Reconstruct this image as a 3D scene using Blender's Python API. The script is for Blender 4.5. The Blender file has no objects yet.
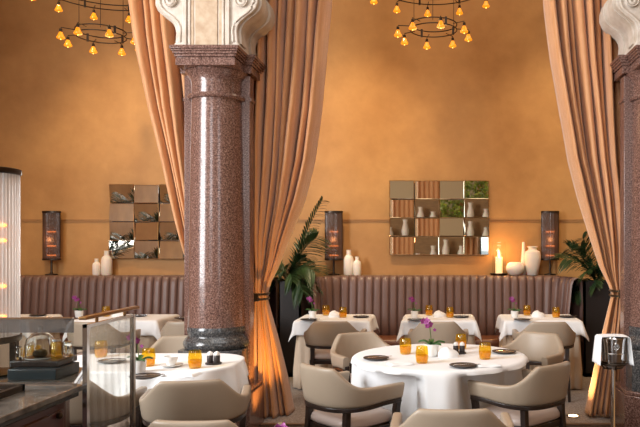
import bpy, bmesh, math, random
from mathutils import Vector, Matrix
random.seed(7)
PI = math.pi
sc = bpy.context.scene
COL = sc.collection
F = 700.0; CX = 437.0; HY = 245.0; EYE = 1.56

def W(px, py, d):                      # a point of the place at depth d
    return Vector(((px-CX)*d/F, d, EYE-(py-HY)*d/F))
def lerp(a, b, t): return a+(b-a)*t
def interp(tab, x):
    if x <= tab[0][0]: return tab[0][1]
    for (a, b), (c, d) in zip(tab, tab[1:]):
        if x <= c:
            t = (x-a)/(c-a); return lerp(b, d, t)
    return tab[-1][1]
def smooth(t):
    t = max(0, min(1, t)); return t*t*(3-2*t)

# ------------------------------------------------------------------ materials
def mat(name, color, rough=.5, metal=0, bump=0, bscale=40, var=None, vscale=5, spec=None, trans=0, ior=1.45,
        emit=None, estr=0, coat=0, sheen=0, alpha=1, stretch=None, vdetail=4, subs=0):
    m = bpy.data.materials.new(name); m.use_nodes = True
    nt = m.node_tree; b = nt.nodes['Principled BSDF']
    b.inputs['Base Color'].default_value = (*color, 1)
    b.inputs['Roughness'].default_value = rough; b.inputs['Metallic'].default_value = metal
    b.inputs['Transmission Weight'].default_value = trans; b.inputs['IOR'].default_value = ior
    b.inputs['Coat Weight'].default_value = coat; b.inputs['Alpha'].default_value = alpha
    if spec is not None: b.inputs['Specular IOR Level'].default_value = spec
    if sheen: b.inputs['Sheen Weight'].default_value = sheen
    if subs:
        b.inputs['Subsurface Weight'].default_value = subs; b.inputs['Subsurface Scale'].default_value = .03
    if emit:
        b.inputs['Emission Color'].default_value = (*emit, 1); b.inputs['Emission Strength'].default_value = estr
    if var or bump:
        tc = nt.nodes.new('ShaderNodeTexCoord'); mp = nt.nodes.new('ShaderNodeMapping')
        nt.links.new(tc.outputs['Object'], mp.inputs['Vector'])
        if stretch: mp.inputs['Scale'].default_value = stretch
    if var:
        n = nt.nodes.new('ShaderNodeTexNoise'); n.inputs['Scale'].default_value = vscale
        n.inputs['Detail'].default_value = vdetail; n.inputs['Roughness'].default_value = .6
        r = nt.nodes.new('ShaderNodeValToRGB')
        r.color_ramp.elements[0].position = .33; r.color_ramp.elements[1].position = .67
        r.color_ramp.elements[0].color = (*color, 1); r.color_ramp.elements[1].color = (*var, 1)
        nt.links.new(mp.outputs[0], n.inputs['Vector']); nt.links.new(n.outputs['Fac'], r.inputs[0])
        nt.links.new(r.outputs[0], b.inputs['Base Color'])
    if bump:
        n = nt.nodes.new('ShaderNodeTexNoise'); n.inputs['Scale'].default_value = bscale
        n.inputs['Detail'].default_value = 3
        bp = nt.nodes.new('ShaderNodeBump'); bp.inputs['Strength'].default_value = bump; bp.inputs['Distance'].default_value = .01
        nt.links.new(mp.outputs[0], n.inputs['Vector']); nt.links.new(n.outputs['Fac'], bp.inputs['Height'])
        nt.links.new(bp.outputs[0], b.inputs['Normal'])
    return m

def granite(name, cols, scale=70, rough=.22):
    m = mat(name, cols[0][1], rough, coat=.3)
    nt = m.node_tree; b = nt.nodes['Principled BSDF']
    tc = nt.nodes.new('ShaderNodeTexCoord')
    n = nt.nodes.new('ShaderNodeTexNoise'); n.inputs['Scale'].default_value = scale; n.inputs['Detail'].default_value = 5
    n.inputs['Roughness'].default_value = .75
    r = nt.nodes.new('ShaderNodeValToRGB'); r.color_ramp.interpolation = 'LINEAR'
    el = r.color_ramp.elements
    while len(el) < len(cols): el.new(.5)
    for e, (p, c) in zip(el, cols): e.position = p; e.color = (*c, 1)
    nt.links.new(tc.outputs['Object'], n.inputs['Vector']); nt.links.new(n.outputs['Fac'], r.inputs[0])
    nt.links.new(r.outputs[0], b.inputs['Base Color'])
    return m

M = {}
# plaster: blotchy ochre wash, two scales of noise
m = mat('ochre_plaster', (.6, .3, .1), .55, bump=.25, bscale=9)
nt = m.node_tree; b = nt.nodes['Principled BSDF']
tc = nt.nodes.new('ShaderNodeTexCoord')
n1 = nt.nodes.new('ShaderNodeTexNoise'); n1.inputs['Scale'].default_value = .8; n1.inputs['Detail'].default_value = 8; n1.inputs['Roughness'].default_value = .62
n2 = nt.nodes.new('ShaderNodeTexNoise'); n2.inputs['Scale'].default_value = 5; n2.inputs['Detail'].default_value = 6
r1 = nt.nodes.new('ShaderNodeValToRGB')
r1.color_ramp.elements[0].position = .3; r1.color_ramp.elements[0].color = (.40, .195, .062, 1)
r1.color_ramp.elements[1].position = .72; r1.color_ramp.elements[1].color = (.60, .33, .118, 1)
mx = nt.nodes.new('ShaderNodeMix'); mx.data_type = 'RGBA'; mx.blend_type = 'MULTIPLY'; mx.inputs[0].default_value = .3
r2 = nt.nodes.new('ShaderNodeValToRGB')
r2.color_ramp.elements[0].position = .35; r2.color_ramp.elements[0].color = (.72, .68, .6, 1)
r2.color_ramp.elements[1].position = .65; r2.color_ramp.elements[1].color = (1, 1, 1, 1)
nt.links.new(tc.outputs['Object'], n1.inputs['Vector']); nt.links.new(tc.outputs['Object'], n2.inputs['Vector'])
nt.links.new(n1.outputs['Fac'], r1.inputs[0]); nt.links.new(n2.outputs['Fac'], r2.inputs[0])
nt.links.new(r1.outputs[0], mx.inputs[6]); nt.links.new(r2.outputs[0], mx.inputs[7])
nt.links.new(mx.outputs[2], b.inputs['Base Color'])
M['plaster'] = m
M['moulding'] = mat('moulding', (.38, .19, .07), .5)
M['beige'] = mat('beige_plaster', (.5, .38, .24), .7, bump=.1)
M['ceiling'] = mat('ceiling_paint', (.6, .48, .34), .8, bump=.05)
M['carpet'] = mat('carpet', (.22, .17, .14), .95, bump=.6, bscale=220, var=(.45, .39, .34), vscale=60)
M['darkwoodfloor'] = mat('dark_floor', (.035, .02, .013), .35, bump=.1, var=(.06, .035, .02), stretch=(1, 12, 1))
M['granite'] = granite('red_granite', [(.34, (.03, .017, .014)), (.46, (.12, .060, .046)), (.54, (.19, .10, .077)), (.68, (.36, .24, .20))], 85)
M['granite_dark'] = granite('grey_granite', [(.36, (.012, .013, .015)), (.47, (.05, .052, .055)), (.56, (.09, .09, .09)), (.70, (.22, .21, .20))], 70)
M['limestone'] = mat('limestone', (.46, .38, .30), .6, bump=.15, bscale=30, var=(.60, .53, .46), vscale=9)
M['limestone_tan'] = mat('tan_limestone', (.40, .27, .17), .6, bump=.15, bscale=30, var=(.52, .40, .28), vscale=14)
M['curtain'] = mat('curtain', (.52, .225, .08), .5, sheen=.4, bump=.25, bscale=120, stretch=(4, 4, .4), var=(.64, .32, .14), vscale=6)
M['tie'] = mat('tie_metal', (.06, .045, .03), .35, .7)
M['leather'] = mat('taupe_leather', (.15, .088, .073), .38, bump=.12, bscale=90, var=(.18, .108, .092), vscale=3)
M['seatleather'] = mat('brown_leather', (.17, .06, .028), .35, bump=.1)
M['plinth'] = mat('plinth_wood', (.03, .017, .012), .4, var=(.05, .025, .015), stretch=(1, 1, 8))
M['ledge'] = mat('ledge_wood', (.2, .11, .06), .4)
M['chair'] = mat('chair_leather', (.36, .285, .21), .38, bump=.08, bscale=120, var=(.39, .31, .232), vscale=2)
M['chairseat'] = mat('seat_leather', (.50, .40, .35), .35, bump=.06)
M['darkwood'] = mat('dark_walnut', (.018, .011, .009), .3, coat=.2, var=(.03, .018, .013), stretch=(8, 8, 1))
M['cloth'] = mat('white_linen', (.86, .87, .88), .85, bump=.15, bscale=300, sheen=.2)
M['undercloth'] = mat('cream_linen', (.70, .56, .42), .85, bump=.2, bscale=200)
M['tabletop'] = mat('table_wood', (.3, .18, .1), .5, var=(.4, .26, .15), stretch=(1, 8, 8))
M['ceramic'] = mat('white_ceramic', (.85, .85, .83), .2, coat=.4)
M['bisque'] = mat('bisque', (.83, .74, .64), .5, bump=.05, subs=.2)
M['slate'] = mat('slate_plate', (.035, .028, .028), .35, bump=.1)
M['steel'] = mat('steel', (.7, .7, .7), .15, 1)
M['chrome'] = mat('chrome', (.8, .8, .8), .06, 1)
M['bronze'] = mat('dark_bronze', (.05, .035, .025), .35, .8)
M['brass'] = mat('aged_brass', (.28, .15, .06), .3, .9)
M['amber'] = mat('amber_glass', (1.0, .84, .38), .03, trans=1, ior=1.35)
M['amberjuice'] = mat('amber_base', (1.0, .58, .03), .1, trans=.2, ior=1.33)
M['glass'] = mat('clear_glass', (.96, .98, .97), .02, trans=1, ior=1.35)
M['leaf'] = mat('palm_leaf', (.010, .028, .010), .4, var=(.035, .07, .02), vscale=8)
M['orchidleaf'] = mat('orchid_leaf', (.04, .12, .03), .35)
M['stem'] = mat('stem', (.10, .14, .04), .5)
M['petal'] = mat('orchid_petal', (.22, .015, .15), .5, var=(.38, .08, .29), vscale=40)
M['mirror'] = mat('mirror_glass', (.80, .76, .66), .02, 1)
M['planter'] = mat('planter_lacquer', (.012, .008, .007), .45)
M['wax'] = mat('candle_wax', (.9, .78, .55), .5, subs=.4, emit=(1, .62, .25), estr=.9)  # emission stands in for the flame's light glowing through the wax
M['flame'] = mat('flame', (1, .6, .2), .5, emit=(1, .55, .15), estr=40)
M['bulb'] = mat('bulb_glow', (1, .4, .05), .3, emit=(1, .46, .08), estr=8)
M['bulbglass'] = mat('bulb_glass', (.35, .12, .01), .1, emit=(1, .31, .012), estr=.95)
M['tube'] = mat('lamp_tube', (1, .5, .2), .3, emit=(1, .26, .06), estr=3.2)
M['food'] = mat('pastry', (.62, .4, .12), .7, bump=.3)
M['stone_top'] = mat('counter_stone', (.055, .05, .045), .14, coat=.4, var=(.15, .13, .11), vscale=14)
M['edge_dark'] = mat('counter_edge', (.03, .032, .036), .25)
M['mahogany'] = mat('mahogany', (.055, .014, .012), .3, coat=.2, var=(.075, .02, .015), stretch=(1, 1, 8))
M['bluetray'] = mat('blue_grey_tray', (.02, .026, .03), .3)
M['soil'] = mat('soil', (.03, .02, .012), .9)
M['rearwood'] = mat('rear_panelling', (.22, .12, .06), .45, var=(.32, .19, .09), stretch=(1, 1, 8))
M['spotglow'] = mat('spot_glow', (1, .8, .5), .3, emit=(1, .72, .38), estr=8)

def thin_glass(name, tint, face=.12, rough=.05, haze=0.0, hazecol=(.8, .8, .8)):
    """thin clear glazing: transparent with a fresnel gloss and an optional milky share"""
    m = bpy.data.materials.new(name); m.use_nodes = True; nt = m.node_tree; nt.nodes.clear()
    out = nt.nodes.new('ShaderNodeOutputMaterial')
    tr = nt.nodes.new('ShaderNodeBsdfTransparent'); tr.inputs[0].default_value = (*tint, 1)
    gl = nt.nodes.new('ShaderNodeBsdfGlossy'); gl.inputs['Roughness'].default_value = rough
    df = nt.nodes.new('ShaderNodeBsdfTranslucent'); df.inputs[0].default_value = (*hazecol, 1)
    d2 = nt.nodes.new('ShaderNodeBsdfDiffuse'); d2.inputs[0].default_value = (*hazecol, 1)
    md = nt.nodes.new('ShaderNodeMixShader'); md.inputs[0].default_value = .5
    nt.links.new(df.outputs[0], md.inputs[1]); nt.links.new(d2.outputs[0], md.inputs[2])
    m1 = nt.nodes.new('ShaderNodeMixShader'); m1.inputs[0].default_value = haze
    nt.links.new(tr.outputs[0], m1.inputs[1]); nt.links.new(md.outputs[0], m1.inputs[2])
    lw = nt.nodes.new('ShaderNodeLayerWeight'); lw.inputs[0].default_value = .5
    pw = nt.nodes.new('ShaderNodeMath'); pw.operation = 'POWER'; pw.inputs[1].default_value = 4
    ma = nt.nodes.new('ShaderNodeMath'); ma.operation = 'MULTIPLY_ADD'; ma.inputs[1].default_value = .45; ma.inputs[2].default_value = face*.2
    nt.links.new(lw.outputs['Facing'], pw.inputs[0]); nt.links.new(pw.outputs[0], ma.inputs[0])
    m2 = nt.nodes.new('ShaderNodeMixShader')
    nt.links.new(ma.outputs[0], m2.inputs[0]); nt.links.new(m1.outputs[0], m2.inputs[1]); nt.links.new(gl.outputs[0], m2.inputs[2])
    nt.links.new(m2.outputs[0], out.inputs[0])
    return m
M['thin'] = thin_glass('thin_clear_glass', (.93, .95, .94), .25)
M['smoked'] = thin_glass('smoked_reeded_glass', (.36, .30, .27), .2, .25, .5, (.26, .165, .12))
M['reeded'] = thin_glass('reeded_glass', (.88, .87, .85), .35, .12, .40, (.92, .88, .84))
M['ripple'] = thin_glass('rippled_glass', (.92, .92, .90), .3, .08, .07, (.7, .68, .6))
M['etched'] = thin_glass('etched_glass', (.62, .62, .62), .3, .2, .42, (.22, .21, .2))
M['amber'] = thin_glass('amber_glass', (1.0, .88, .38), .3, .04, .04, (1, .7, .1))
M['amberjuice'] = thin_glass('amber_drink', (1.0, .80, .12), .1, .1, .55, (1.0, .70, .05))

# ------------------------------------------------------------------ mesh builder
class MB:
    def __init__(s): s.v = []; s.f = []; s.mi = []
    def add(s, vs, fs, mi=0):
        o = len(s.v); s.v += [tuple(v) for v in vs]
        for f in fs: s.f.append([i+o for i in f]); s.mi.append(mi)
        return s
    def box(s, x0, x1, y0, y1, z0, z1, mi=0):
        vs = [(x, y, z) for z in (z0, z1) for y in (y0, y1) for x in (x0, x1)]
        return s.add(vs, [(0, 2, 3, 1), (4, 5, 7, 6), (0, 1, 5, 4), (2, 6, 7, 3), (0, 4, 6, 2), (1, 3, 7, 5)], mi)
    def lathe(s, prof, c=(0, 0, 0), seg=24, mi=0, closed=False, a0=0, a1=2*PI):
        n = len(prof); vs = []; fs = []
        full = abs(a1-a0-2*PI) < 1e-6
        cols = seg if full else seg+1
        for k in range(cols):
            a = a0+(a1-a0)*k/seg
            for r, z in prof: vs.append((c[0]+r*math.cos(a), c[1]+r*math.sin(a), c[2]+z))
        for k in range(seg):
            k2 = (k+1) % cols
            for j in range(n-1 if not closed else n):
                j2 = (j+1) % n
                fs.append((k*n+j, k2*n+j, k2*n+j2, k*n+j2))
        if full and not closed:
            if prof[0][0] > 1e-6: fs.append([k*n for k in range(seg)][::-1])
            if prof[-1][0] > 1e-6: fs.append([k*n+n-1 for k in range(seg)])
        return s.add(vs, fs, mi)
    def grid(s, fn, nu, nv, mi=0, cu=False, cv=False):
        vs = [fn(i/nu, j/nv) for j in range(nv+(0 if cv else 1)) for i in range(nu+(0 if cu else 1))]
        wu = nu+(0 if cu else 1); hv = nv+(0 if cv else 1); fs = []
        for j in range(nv):
            for i in range(nu):
                i2 = (i+1) % wu; j2 = (j+1) % hv
                fs.append((j*wu+i, j*wu+i2, j2*wu+i2, j2*wu+i))
        return s.add(vs, fs, mi)
    def sweep(s, pts, rad, seg=8, mi=0, cap=True, closed=False, flat=1.0):
        pts = [Vector(p) for p in pts]; n = len(pts)
        if not hasattr(rad, '__len__'): rad = [rad]*n
        vs = []; fs = []
        up = Vector((0, 0, 1))
        for i, p in enumerate(pts):
            a = pts[(i-1) % n] if (closed or i > 0) else p
            b = pts[(i+1) % n] if (closed or i < n-1) else p
            t = (b-a)
            t = t.normalized() if t.length > 1e-9 else up
            q = up if abs(t.z) < .92 else Vector((1, 0, 0))
            u = t.cross(q).normalized(); w = u.cross(t).normalized()
            for k in range(seg):
                an = 2*PI*k/seg+PI/seg
                vs.append(p+u*math.cos(an)*rad[i]+w*math.sin(an)*rad[i]*flat)
        for i in range(n if closed else n-1):
            i2 = (i+1) % n
            for k in range(seg):
                k2 = (k+1) % seg
                fs.append((i*seg+k, i*seg+k2, i2*seg+k2, i2*seg+k))
        if cap and not closed:
            fs.append(list(range(seg))[::-1]); fs.append([(n-1)*seg+k for k in range(seg)])
        return s.add(vs, fs, mi)
    def prism(s, outline, y0, y1, mi=0):          # outline in x,z extruded along y
        n = len(outline)
        vs = [(x, y0, z) for x, z in outline]+[(x, y1, z) for x, z in outline]
        fs = [list(range(n)), [n+i for i in range(n)][::-1]]
        for i in range(n):
            j = (i+1) % n; fs.append((i, i+n, j+n, j))
        return s.add(vs, fs, mi)
    def vprism(s, outline, z0, z1, mi=0):         # outline in x,y extruded upwards
        n = len(outline)
        vs = [(x, y, z0) for x, y in outline]+[(x, y, z1) for x, y in outline]
        fs = [list(range(n))[::-1], [n+i for i in range(n)]]
        for i in range(n):
            j = (i+1) % n; fs.append((i, j, j+n, i+n))
        return s.add(vs, fs, mi)
    def build(s, name, mats, parent=None, loc=(0, 0, 0), bevel=0, thick=0, angle=40, fix=True, subd=0):
        me = bpy.data.meshes.new(name)
        me.from_pydata(s.v, [], s.f)
        if not isinstance(mats, (list, tuple)): mats = [mats]
        for m_ in mats: me.materials.append(m_)
        for p, i in zip(me.polygons, s.mi): p.material_index = i
        if fix:
            bm = bmesh.new(); bm.from_mesh(me)
            bmesh.ops.remove_doubles(bm, verts=bm.verts, dist=1e-5)
            bmesh.ops.recalc_face_normals(bm, faces=bm.faces); bm.to_mesh(me); bm.free()
        me.polygons.foreach_set('use_smooth', [True]*len(me.polygons))
        me.set_sharp_from_angle(angle=math.radians(angle))
        o = bpy.data.objects.new(name, me); COL.objects.link(o)
        if parent: o.parent = parent
        o.location = loc
        if subd:
            d = o.modifiers.new('smooth', 'SUBSURF'); d.levels = d.render_levels = subd
        if thick:
            d = o.modifiers.new('thick', 'SOLIDIFY'); d.thickness = thick; d.offset = 0
        if bevel:
            d = o.modifiers.new('bevel', 'BEVEL'); d.width = bevel; d.segments = 3; d.limit_method = 'ANGLE'
            d.harden_normals = False
        return o

def tag(o, label=None, cat=None, group=None, kind=None):
    if label: o['label'] = label
    if cat: o['category'] = cat
    if group: o['group'] = group
    if kind: o['kind'] = kind
    return o
def empty(name, label, cat, loc=(0, 0, 0), rz=0, group=None):
    o = bpy.data.objects.new(name, None); COL.objects.link(o)
    o.location = loc; o.rotation_euler = (0, 0, rz); o.empty_display_size = .1
    return tag(o, label, cat, group)
def copy_tree(o, parent=None):
    c = o.copy(); COL.objects.link(c)
    if parent: c.parent = parent
    for ch in list(o.children): copy_tree(ch, c)
    return c
_first = {}
def place(proto, key, label, loc, rz=0, group=None, scale=None):
    if key not in _first: _first[key] = 1; o = proto
    else: o = copy_tree(proto)
    o.location = loc; o.rotation_euler = (0, 0, rz); o['label'] = label
    if group: o['group'] = group
    if scale: o.scale = (scale, scale, scale)
    return o
def struct(name, mb, mats, **k):
    return tag(mb.build(name, mats, **k), kind='structure')

# ------------------------------------------------------------------ camera
cam = bpy.data.objects.new('camera', bpy.data.cameras.new('camera')); COL.objects.link(cam)
cam.location = (0, 0, EYE); cam.rotation_euler = (PI/2, 0, 0)
cam.data.sensor_width = 36; cam.data.lens = F*36/640
cam.data.shift_x = (320-CX)/640; cam.data.shift_y = (HY-213.5)/640
cam.data.clip_end = 60
sc.camera = cam

# ------------------------------------------------------------------ room shell
XL, XR, YB, YF, ZC = -5.62, 5.2, 9.0, -5.0, 6.2
PX = 1.854                                        # pier offset from the arch axis
struct('floor', MB().box(XL-.2, XR+.2, YF-.2, YB+.2, -.2, 0), M['darkwoodfloor'])
struct('trim_1', MB().box(XL, XR, 6.06, 6.10, 0, .01), M['ledge'])
tag(MB().box(XL+.01, XR-.01, 6.10, 8.99, .0, .004).build('carpet', M['carpet']), 'speckled taupe carpet covering the floor around the far tables', 'carpet')
struct('wall_back', MB().box(XL-.2, XR+.2, YB, YB+.2, 0, ZC), M['plaster'])
struct('wall_left', MB().box(XL-.2, XL, YF, .2, 0, ZC).box(XL-.2, XL, 3.2, YB, 0, ZC).box(XL-.2, XL, .2, 3.2, 0, 1.0).box(XL-.2, XL, .2, 3.2, 4.8, ZC), M['plaster'])
g = MB()
for y in (.23, 1.2, 2.2, 3.17): g.box(XL-.08, XL-.04, y-.03, y+.03, 1.0, 4.8)
for z in (1.03, 2.9, 4.77): g.box(XL-.08, XL-.04, .2, 3.2, z-.03, z+.03)
struct('window_3', g, M['darkwood'])
struct('wall_right', MB().box(XR, XR+.2, YF, YB, 0, ZC), M['plaster'])
struct('ceiling', MB().box(XL-.2, XR+.2, YF-.2, YB+.2, ZC, ZC+.2), M['ceiling'])
struct('trim_2', MB().box(XL, XR, 8.990, 9.0, 1.882, 1.888).box(XL, XR, 8.990, 9.0, 1.858, 1.864), M['moulding'])
# rear wall with two tall windows (behind the camera, seen in the mirrors)
wf = MB()
wins = [(-4.2, -2.2), (2.3, 4.3)]
xs = [XL, -4.2, -2.2, 2.3, 4.3, XR]
wf.box(xs[0], xs[1], YF-.2, YF, 0, ZC).box(xs[2], xs[3], YF-.2, YF, 0, ZC).box(xs[4], xs[5], YF-.2, YF, 0, ZC)
for a, b2 in wins: wf.box(a, b2, YF-.2, YF, 0, .9).box(a, b2, YF-.2, YF, 5, ZC)
struct('wall_front', wf, M['beige'])
for k, (a, b2) in enumerate(wins):
    g = MB()
    for x in (a+.03, (a+b2)/2, b2-.03): g.box(x-.03, x+.03, YF-.12, YF-.06, .9, 5)
    for z in (.93, 2.2, 3.5, 4.97): g.box(a, b2, YF-.12, YF-.06, z-.03, z+.03)
    w = struct('window_%d' % (k+1), g, M['darkwood'])
    MB().box(a, b2, YF-.1, YF-.09, .9, 5).build('pane', M['thin'], w)
struct('trim_3', MB().box(-2.1, 2.2, YF, YF+.06, 0, 1.9), M['rearwood'])
# beam that spans the piers
struct('trim_4', MB().box(XL, XR, 5.55, 6.2, 4.75, ZC), M['beige'], bevel=.02)

# ------------------------------------------------------------------ piers
def make_column():
    r = empty('stone_column', '', 'column')
    g = M['granite']
    # local origin: axis of the round shaft at floor level; -y towards the camera
    rs = .226
    MB().lathe([(rs+.008, .86), (rs+.003, 1.2), (rs-.012, 2.3), (rs-.02, 2.74), (rs-.02, 2.97)], seg=64).build('shaft', g, r)
    MB().box(-.278, .278, .0, .13, 0.12, 2.99).build('pilaster', g, r, bevel=.008)
    # necking ring
    nk = MB()
    prof = [(rs-.02, 2.765), (rs+.004, 2.77), (rs+.014, 2.787), (rs+.004, 2.805), (rs-.02, 2.81)]
    nk.lathe(prof, seg=64)
    nk.box(-.288, .288, -.002, .14, 2.772, 2.80)
    nk.build('necking_ring', g, r)
    ab = MB()
    ab.lathe([(rs-.02, 2.90), (rs-.016, 2.93), (rs+.006, 2.965), (rs+.025, 2.99), (rs+.03, 3.0)], seg=64)
    lay = [(3.0, 3.06, .238), (3.06, 3.068, .232), (3.068, 3.09, .246), (3.09, 3.11, .257), (3.11, 3.126, .266), (3.126, 3.152, .275)]
    for z0, z1, h in lay:
        e = h-.235
        ab.box(-h, h, -.30-e, .02, z0, z1)
        ab.box(-.295-e, .295+e, -.03-e*.5, .28+e, z0, z1)
    tag(ab.build('capital', g, r, bevel=.003, angle=30), 'moulded granite capital')
    # grey granite base
    bs = MB()
    bs.lathe([(.20, .895), (.232, .89), (.236, .872), (.238, .862), (.238, .83), (.232, .815), (.236, .80), (.252, .785), (.268, .76), (.272, .74), (.266, .715), (.25, .70), (.2, .70)], seg=64)
    tag(bs.build('base_moulding', M['granite_dark'], r), 'dark grey moulded base ring')
    oc = []
    for x, y in [(-.262, .0), (-.262, -.19), (-.19, -.262), (.19, -.262), (.262, -.19), (.262, .0)]: oc.append((x, y))
    pd = MB().vprism(oc, .12, .702)
    tag(pd.build('pedestal', M['granite_dark'], r, bevel=.006), 'dark grey granite pedestal block')
    pl = MB().vprism([(-.33, .28), (-.33, -.21), (-.21, -.32), (.21, -.32), (.33, -.21), (.33, .28)], 0, .34)
    pl.vprism([(-.315, .27), (-.315, -.20), (-.20, -.305), (.20, -.305), (.315, -.20), (.315, .27)], .34, .37)
    tag(pl.build('plinth', g, r, bevel=.006), 'low red brown plinth')
    # scrolled limestone bracket
    half = [(.262, 3.152), (.262, 3.175), (.250, 3.19), (.247, 3.24), (.243, 3.28), (.250, 3.32), (.268, 3.355), (.31, 3.395), (.36, 3.43),
            (.395, 3.465), (.412, 3.51), (.412, 3.57), (.395, 3.63), (.36, 3.675), (.335, 3.70), (.34, 3.73), (.385, 3.76), (.41, 3.80), (.42, 4.0), (.42, 4.74)]
    out = [(x, z) for x, z in half]+[(-x, z) for x, z in half[::-1]]
    br = MB().prism(out, -.27, .30)
    tag(br.build('scroll_bracket', M['limestone'], r, bevel=.01, angle=30), 'cream carved limestone scroll bracket')
    # raised edge bands following the scroll, front, and on the flank
    bd = MB()
    for sx in (-1, 1):
        pts = [(sx*(x-.035), -.272, z) for x, z in half[2:14]]
        bd.sweep(pts, .012, 8)
    for ya, yb_ in ((-.22, -.08), (.08, .24)):
        hh = [(x+.02, z) for x, z in half[2:18]]
        bd.prism(hh+[(-x, z) for x, z in hh[::-1]], ya, yb_)
    bd.build('scroll_band', M['limestone'], r, bevel=.012, angle=30)
    fl = MB()
    for x0, x1, d in [(-.19, -.155, .02), (-.145, -.125, .012), (.125, .145, .012), (.155, .19, .02)]:
        fl.box(x0, x1, -.27-d, -.26, 3.155, 4.6)
    tag(MB().box(-.09, .09, -.278, -.26, 3.155, 4.6).box(-.145, -.1, -.274, -.26, 3.155, 4.6).box(.1, .145, -.274, -.26, 3.155, 4.6).build('centre_panel', M['limestone_tan'], r, bevel=.004), 'tan streaked centre panel')
    fl.build('fluted_panel', M['limestone'], r, bevel=.006)
    for sx in (-1, 1):
        vo = MB()
        vo.v = []; R0 = .052
        vo.lathe([(0, 0), (.018, .03), (R0*.6, .026), (R0*.72, .016), (R0*.9, .028), (R0, .018), (R0, 0)], seg=28)
        vo.v = [(x+sx*.285, -.268-z, y+3.52) for x, y, z in vo.v]
        vo.build('volute', M['limestone'], r)
    return r
col0 = make_column()
col0['label'] = 'polished red granite column left of the arch, standing before the long window-side table'
place(col0, 'col', 'full red granite column between the gathered curtains at the left of the arch', (-PX, 5.9, 0), group='granite columns carrying the arch')
place(col0, 'col', 'red granite column cut off by the right edge of the photo', (PX, 5.9, 0), group='granite columns carrying the arch')

# ------------------------------------------------------------------ curtains
def curtain(label, L, R, d_tab, folds, amp_, ztop=4.85, seed=0, tie=None, ybot=418):
    """hanging drape gathered at a tie: L,R = edge tables (image row -> column at depth 6.3)"""
    rnd = random.Random(seed)
    ph = [rnd.uniform(-.25, .25) for _ in range(folds+2)]
    ws = [rnd.uniform(.5, 1.5) for _ in range(folds)]
    tot = sum(ws); edges = [0]
    for w in ws: edges.append(edges[-1]+w/tot)
    am = [rnd.uniform(.5, 1.1) for _ in range(folds)]
    ytop = HY-(ztop-EYE)*F/6.3
    amp = amp_; nu = folds*16; nv = 90
    def prof(u):
        for k in range(folds):
            if u <= edges[k+1]+1e-9:
                t = min(1, (u-edges[k])/(edges[k+1]-edges[k]))
                return am[k]*(max(0, math.sin(PI*t))**.95), k, t
        return 0, folds-1, 1
    def fn(u, v):
        py = lerp(ytop, ybot, v)
        l = interp(L, py); rr = interp(R, py)
        p, k, t = prof(u)
        base_d = 6.3
        wid = (rr-l)/F*base_d
        a = amp*min(1.0, max(.25, wid/.5))
        # the lateral overhang of rounded folds
        uu = u-(edges[k+1]-edges[k])*.10*math.sin(2*PI*t)*smooth(wid/.45)
        uu = u if t in (0, 1) else uu
        x = (lerp(l, rr, uu)-CX)*base_d/F
        d = base_d+interp(d_tab, py)*(u-.5)-a*(p-.5)
        z = EYE-(py-HY)*base_d/F
        z = max(z, .012)
        x += .006*math.sin(z*3+k*1.7)
        return (x, d, z)
    mb = MB().grid(fn, nu, nv)
    o = empty('curtain', label, 'curtain', ((interp(L, ybot)+interp(R, ybot)-2*CX)/2*6.3/F, 6.3, 0), group='tied back velvet curtains at the arch')
    c = mb.build('drape', M['curtain'], o, thick=.008, angle=80)
    c.location = -o.location
    if tie:
        py, l, rr = tie
        z = EYE-(py-HY)*6.3/F; cx = ((l+rr)/2-CX)*6.3/F; hw = (rr-l)/2*6.3/F+.015
        t = MB()
        for dz in (-.022, .022):
            t.sweep([(cx+hw*math.cos(a), 6.3+(amp*.30+.055)*math.sin(a), z+dz) for a in [2*PI*k/32 for k in range(32)]], .011, 8, closed=True)
        t.box(cx-.028, cx+.028, 6.3-amp*.30-.085, 6.3-amp*.30-.045, z-.035, z+.035)
        tt = t.build('tieback', M['tie'], o); tt.location = -o.location; tag(tt, 'dark metal tieback clasp')
    return o
curtain('orange brown curtain right of the full column, gathered at a clasp and falling beside it',
        [(-200, 236), (0, 238), (150, 240), (240, 246), (280, 251), (296, 252.5), (312, 251), (420, 246)],
        [(-200, 336), (0, 328), (60, 323), (107, 318), (160, 310), (200, 300), (240, 286), (267, 277), (282, 270), (296, 266.5), (306, 268), (340, 275), (380, 282), (420, 288)],
        [(-200, .15), (200, .12), (296, .02), (420, .35)], 9, .30, seed=3, tie=(296, 252.5, 266.5), ybot=419)
curtain('peach curtain sweeping down behind the left side of the full column, before the checkered mirror',
        [(-200, 112), (0, 128), (35, 132.5), (60, 137), (107, 146.5), (160, 160), (200, 169.5), (240, 180), (260, 186), (296, 201), (330, 196), (420, 185)],
        [(-200, 212), (0, 212), (150, 214), (240, 216), (296, 216), (330, 222), (420, 225)],
        [(-200, .1), (296, .02), (420, .15)], 7, .28, seed=9, tie=(296, 201, 216), ybot=419)
curtain('cream and peach curtain tied back beside the right edge column, behind the wine bucket stand',
        [(-200, 542), (0, 547), (35, 551), (60, 554), (107, 561.5), (160, 571), (200, 582), (240, 594), (267, 602), (285, 610), (294, 613), (310, 609), (330, 604.5), (350, 600), (380, 594), (414, 588)],
        [(-200, 640), (0, 634), (107, 634), (200, 634), (250, 631), (280, 625), (294, 623), (310, 624), (414, 622)],
        [(-200, -.05), (200, -.05), (294, 0), (414, -.1)], 9, .28, seed=21, tie=(293, 612.5, 623), ybot=415)

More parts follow.
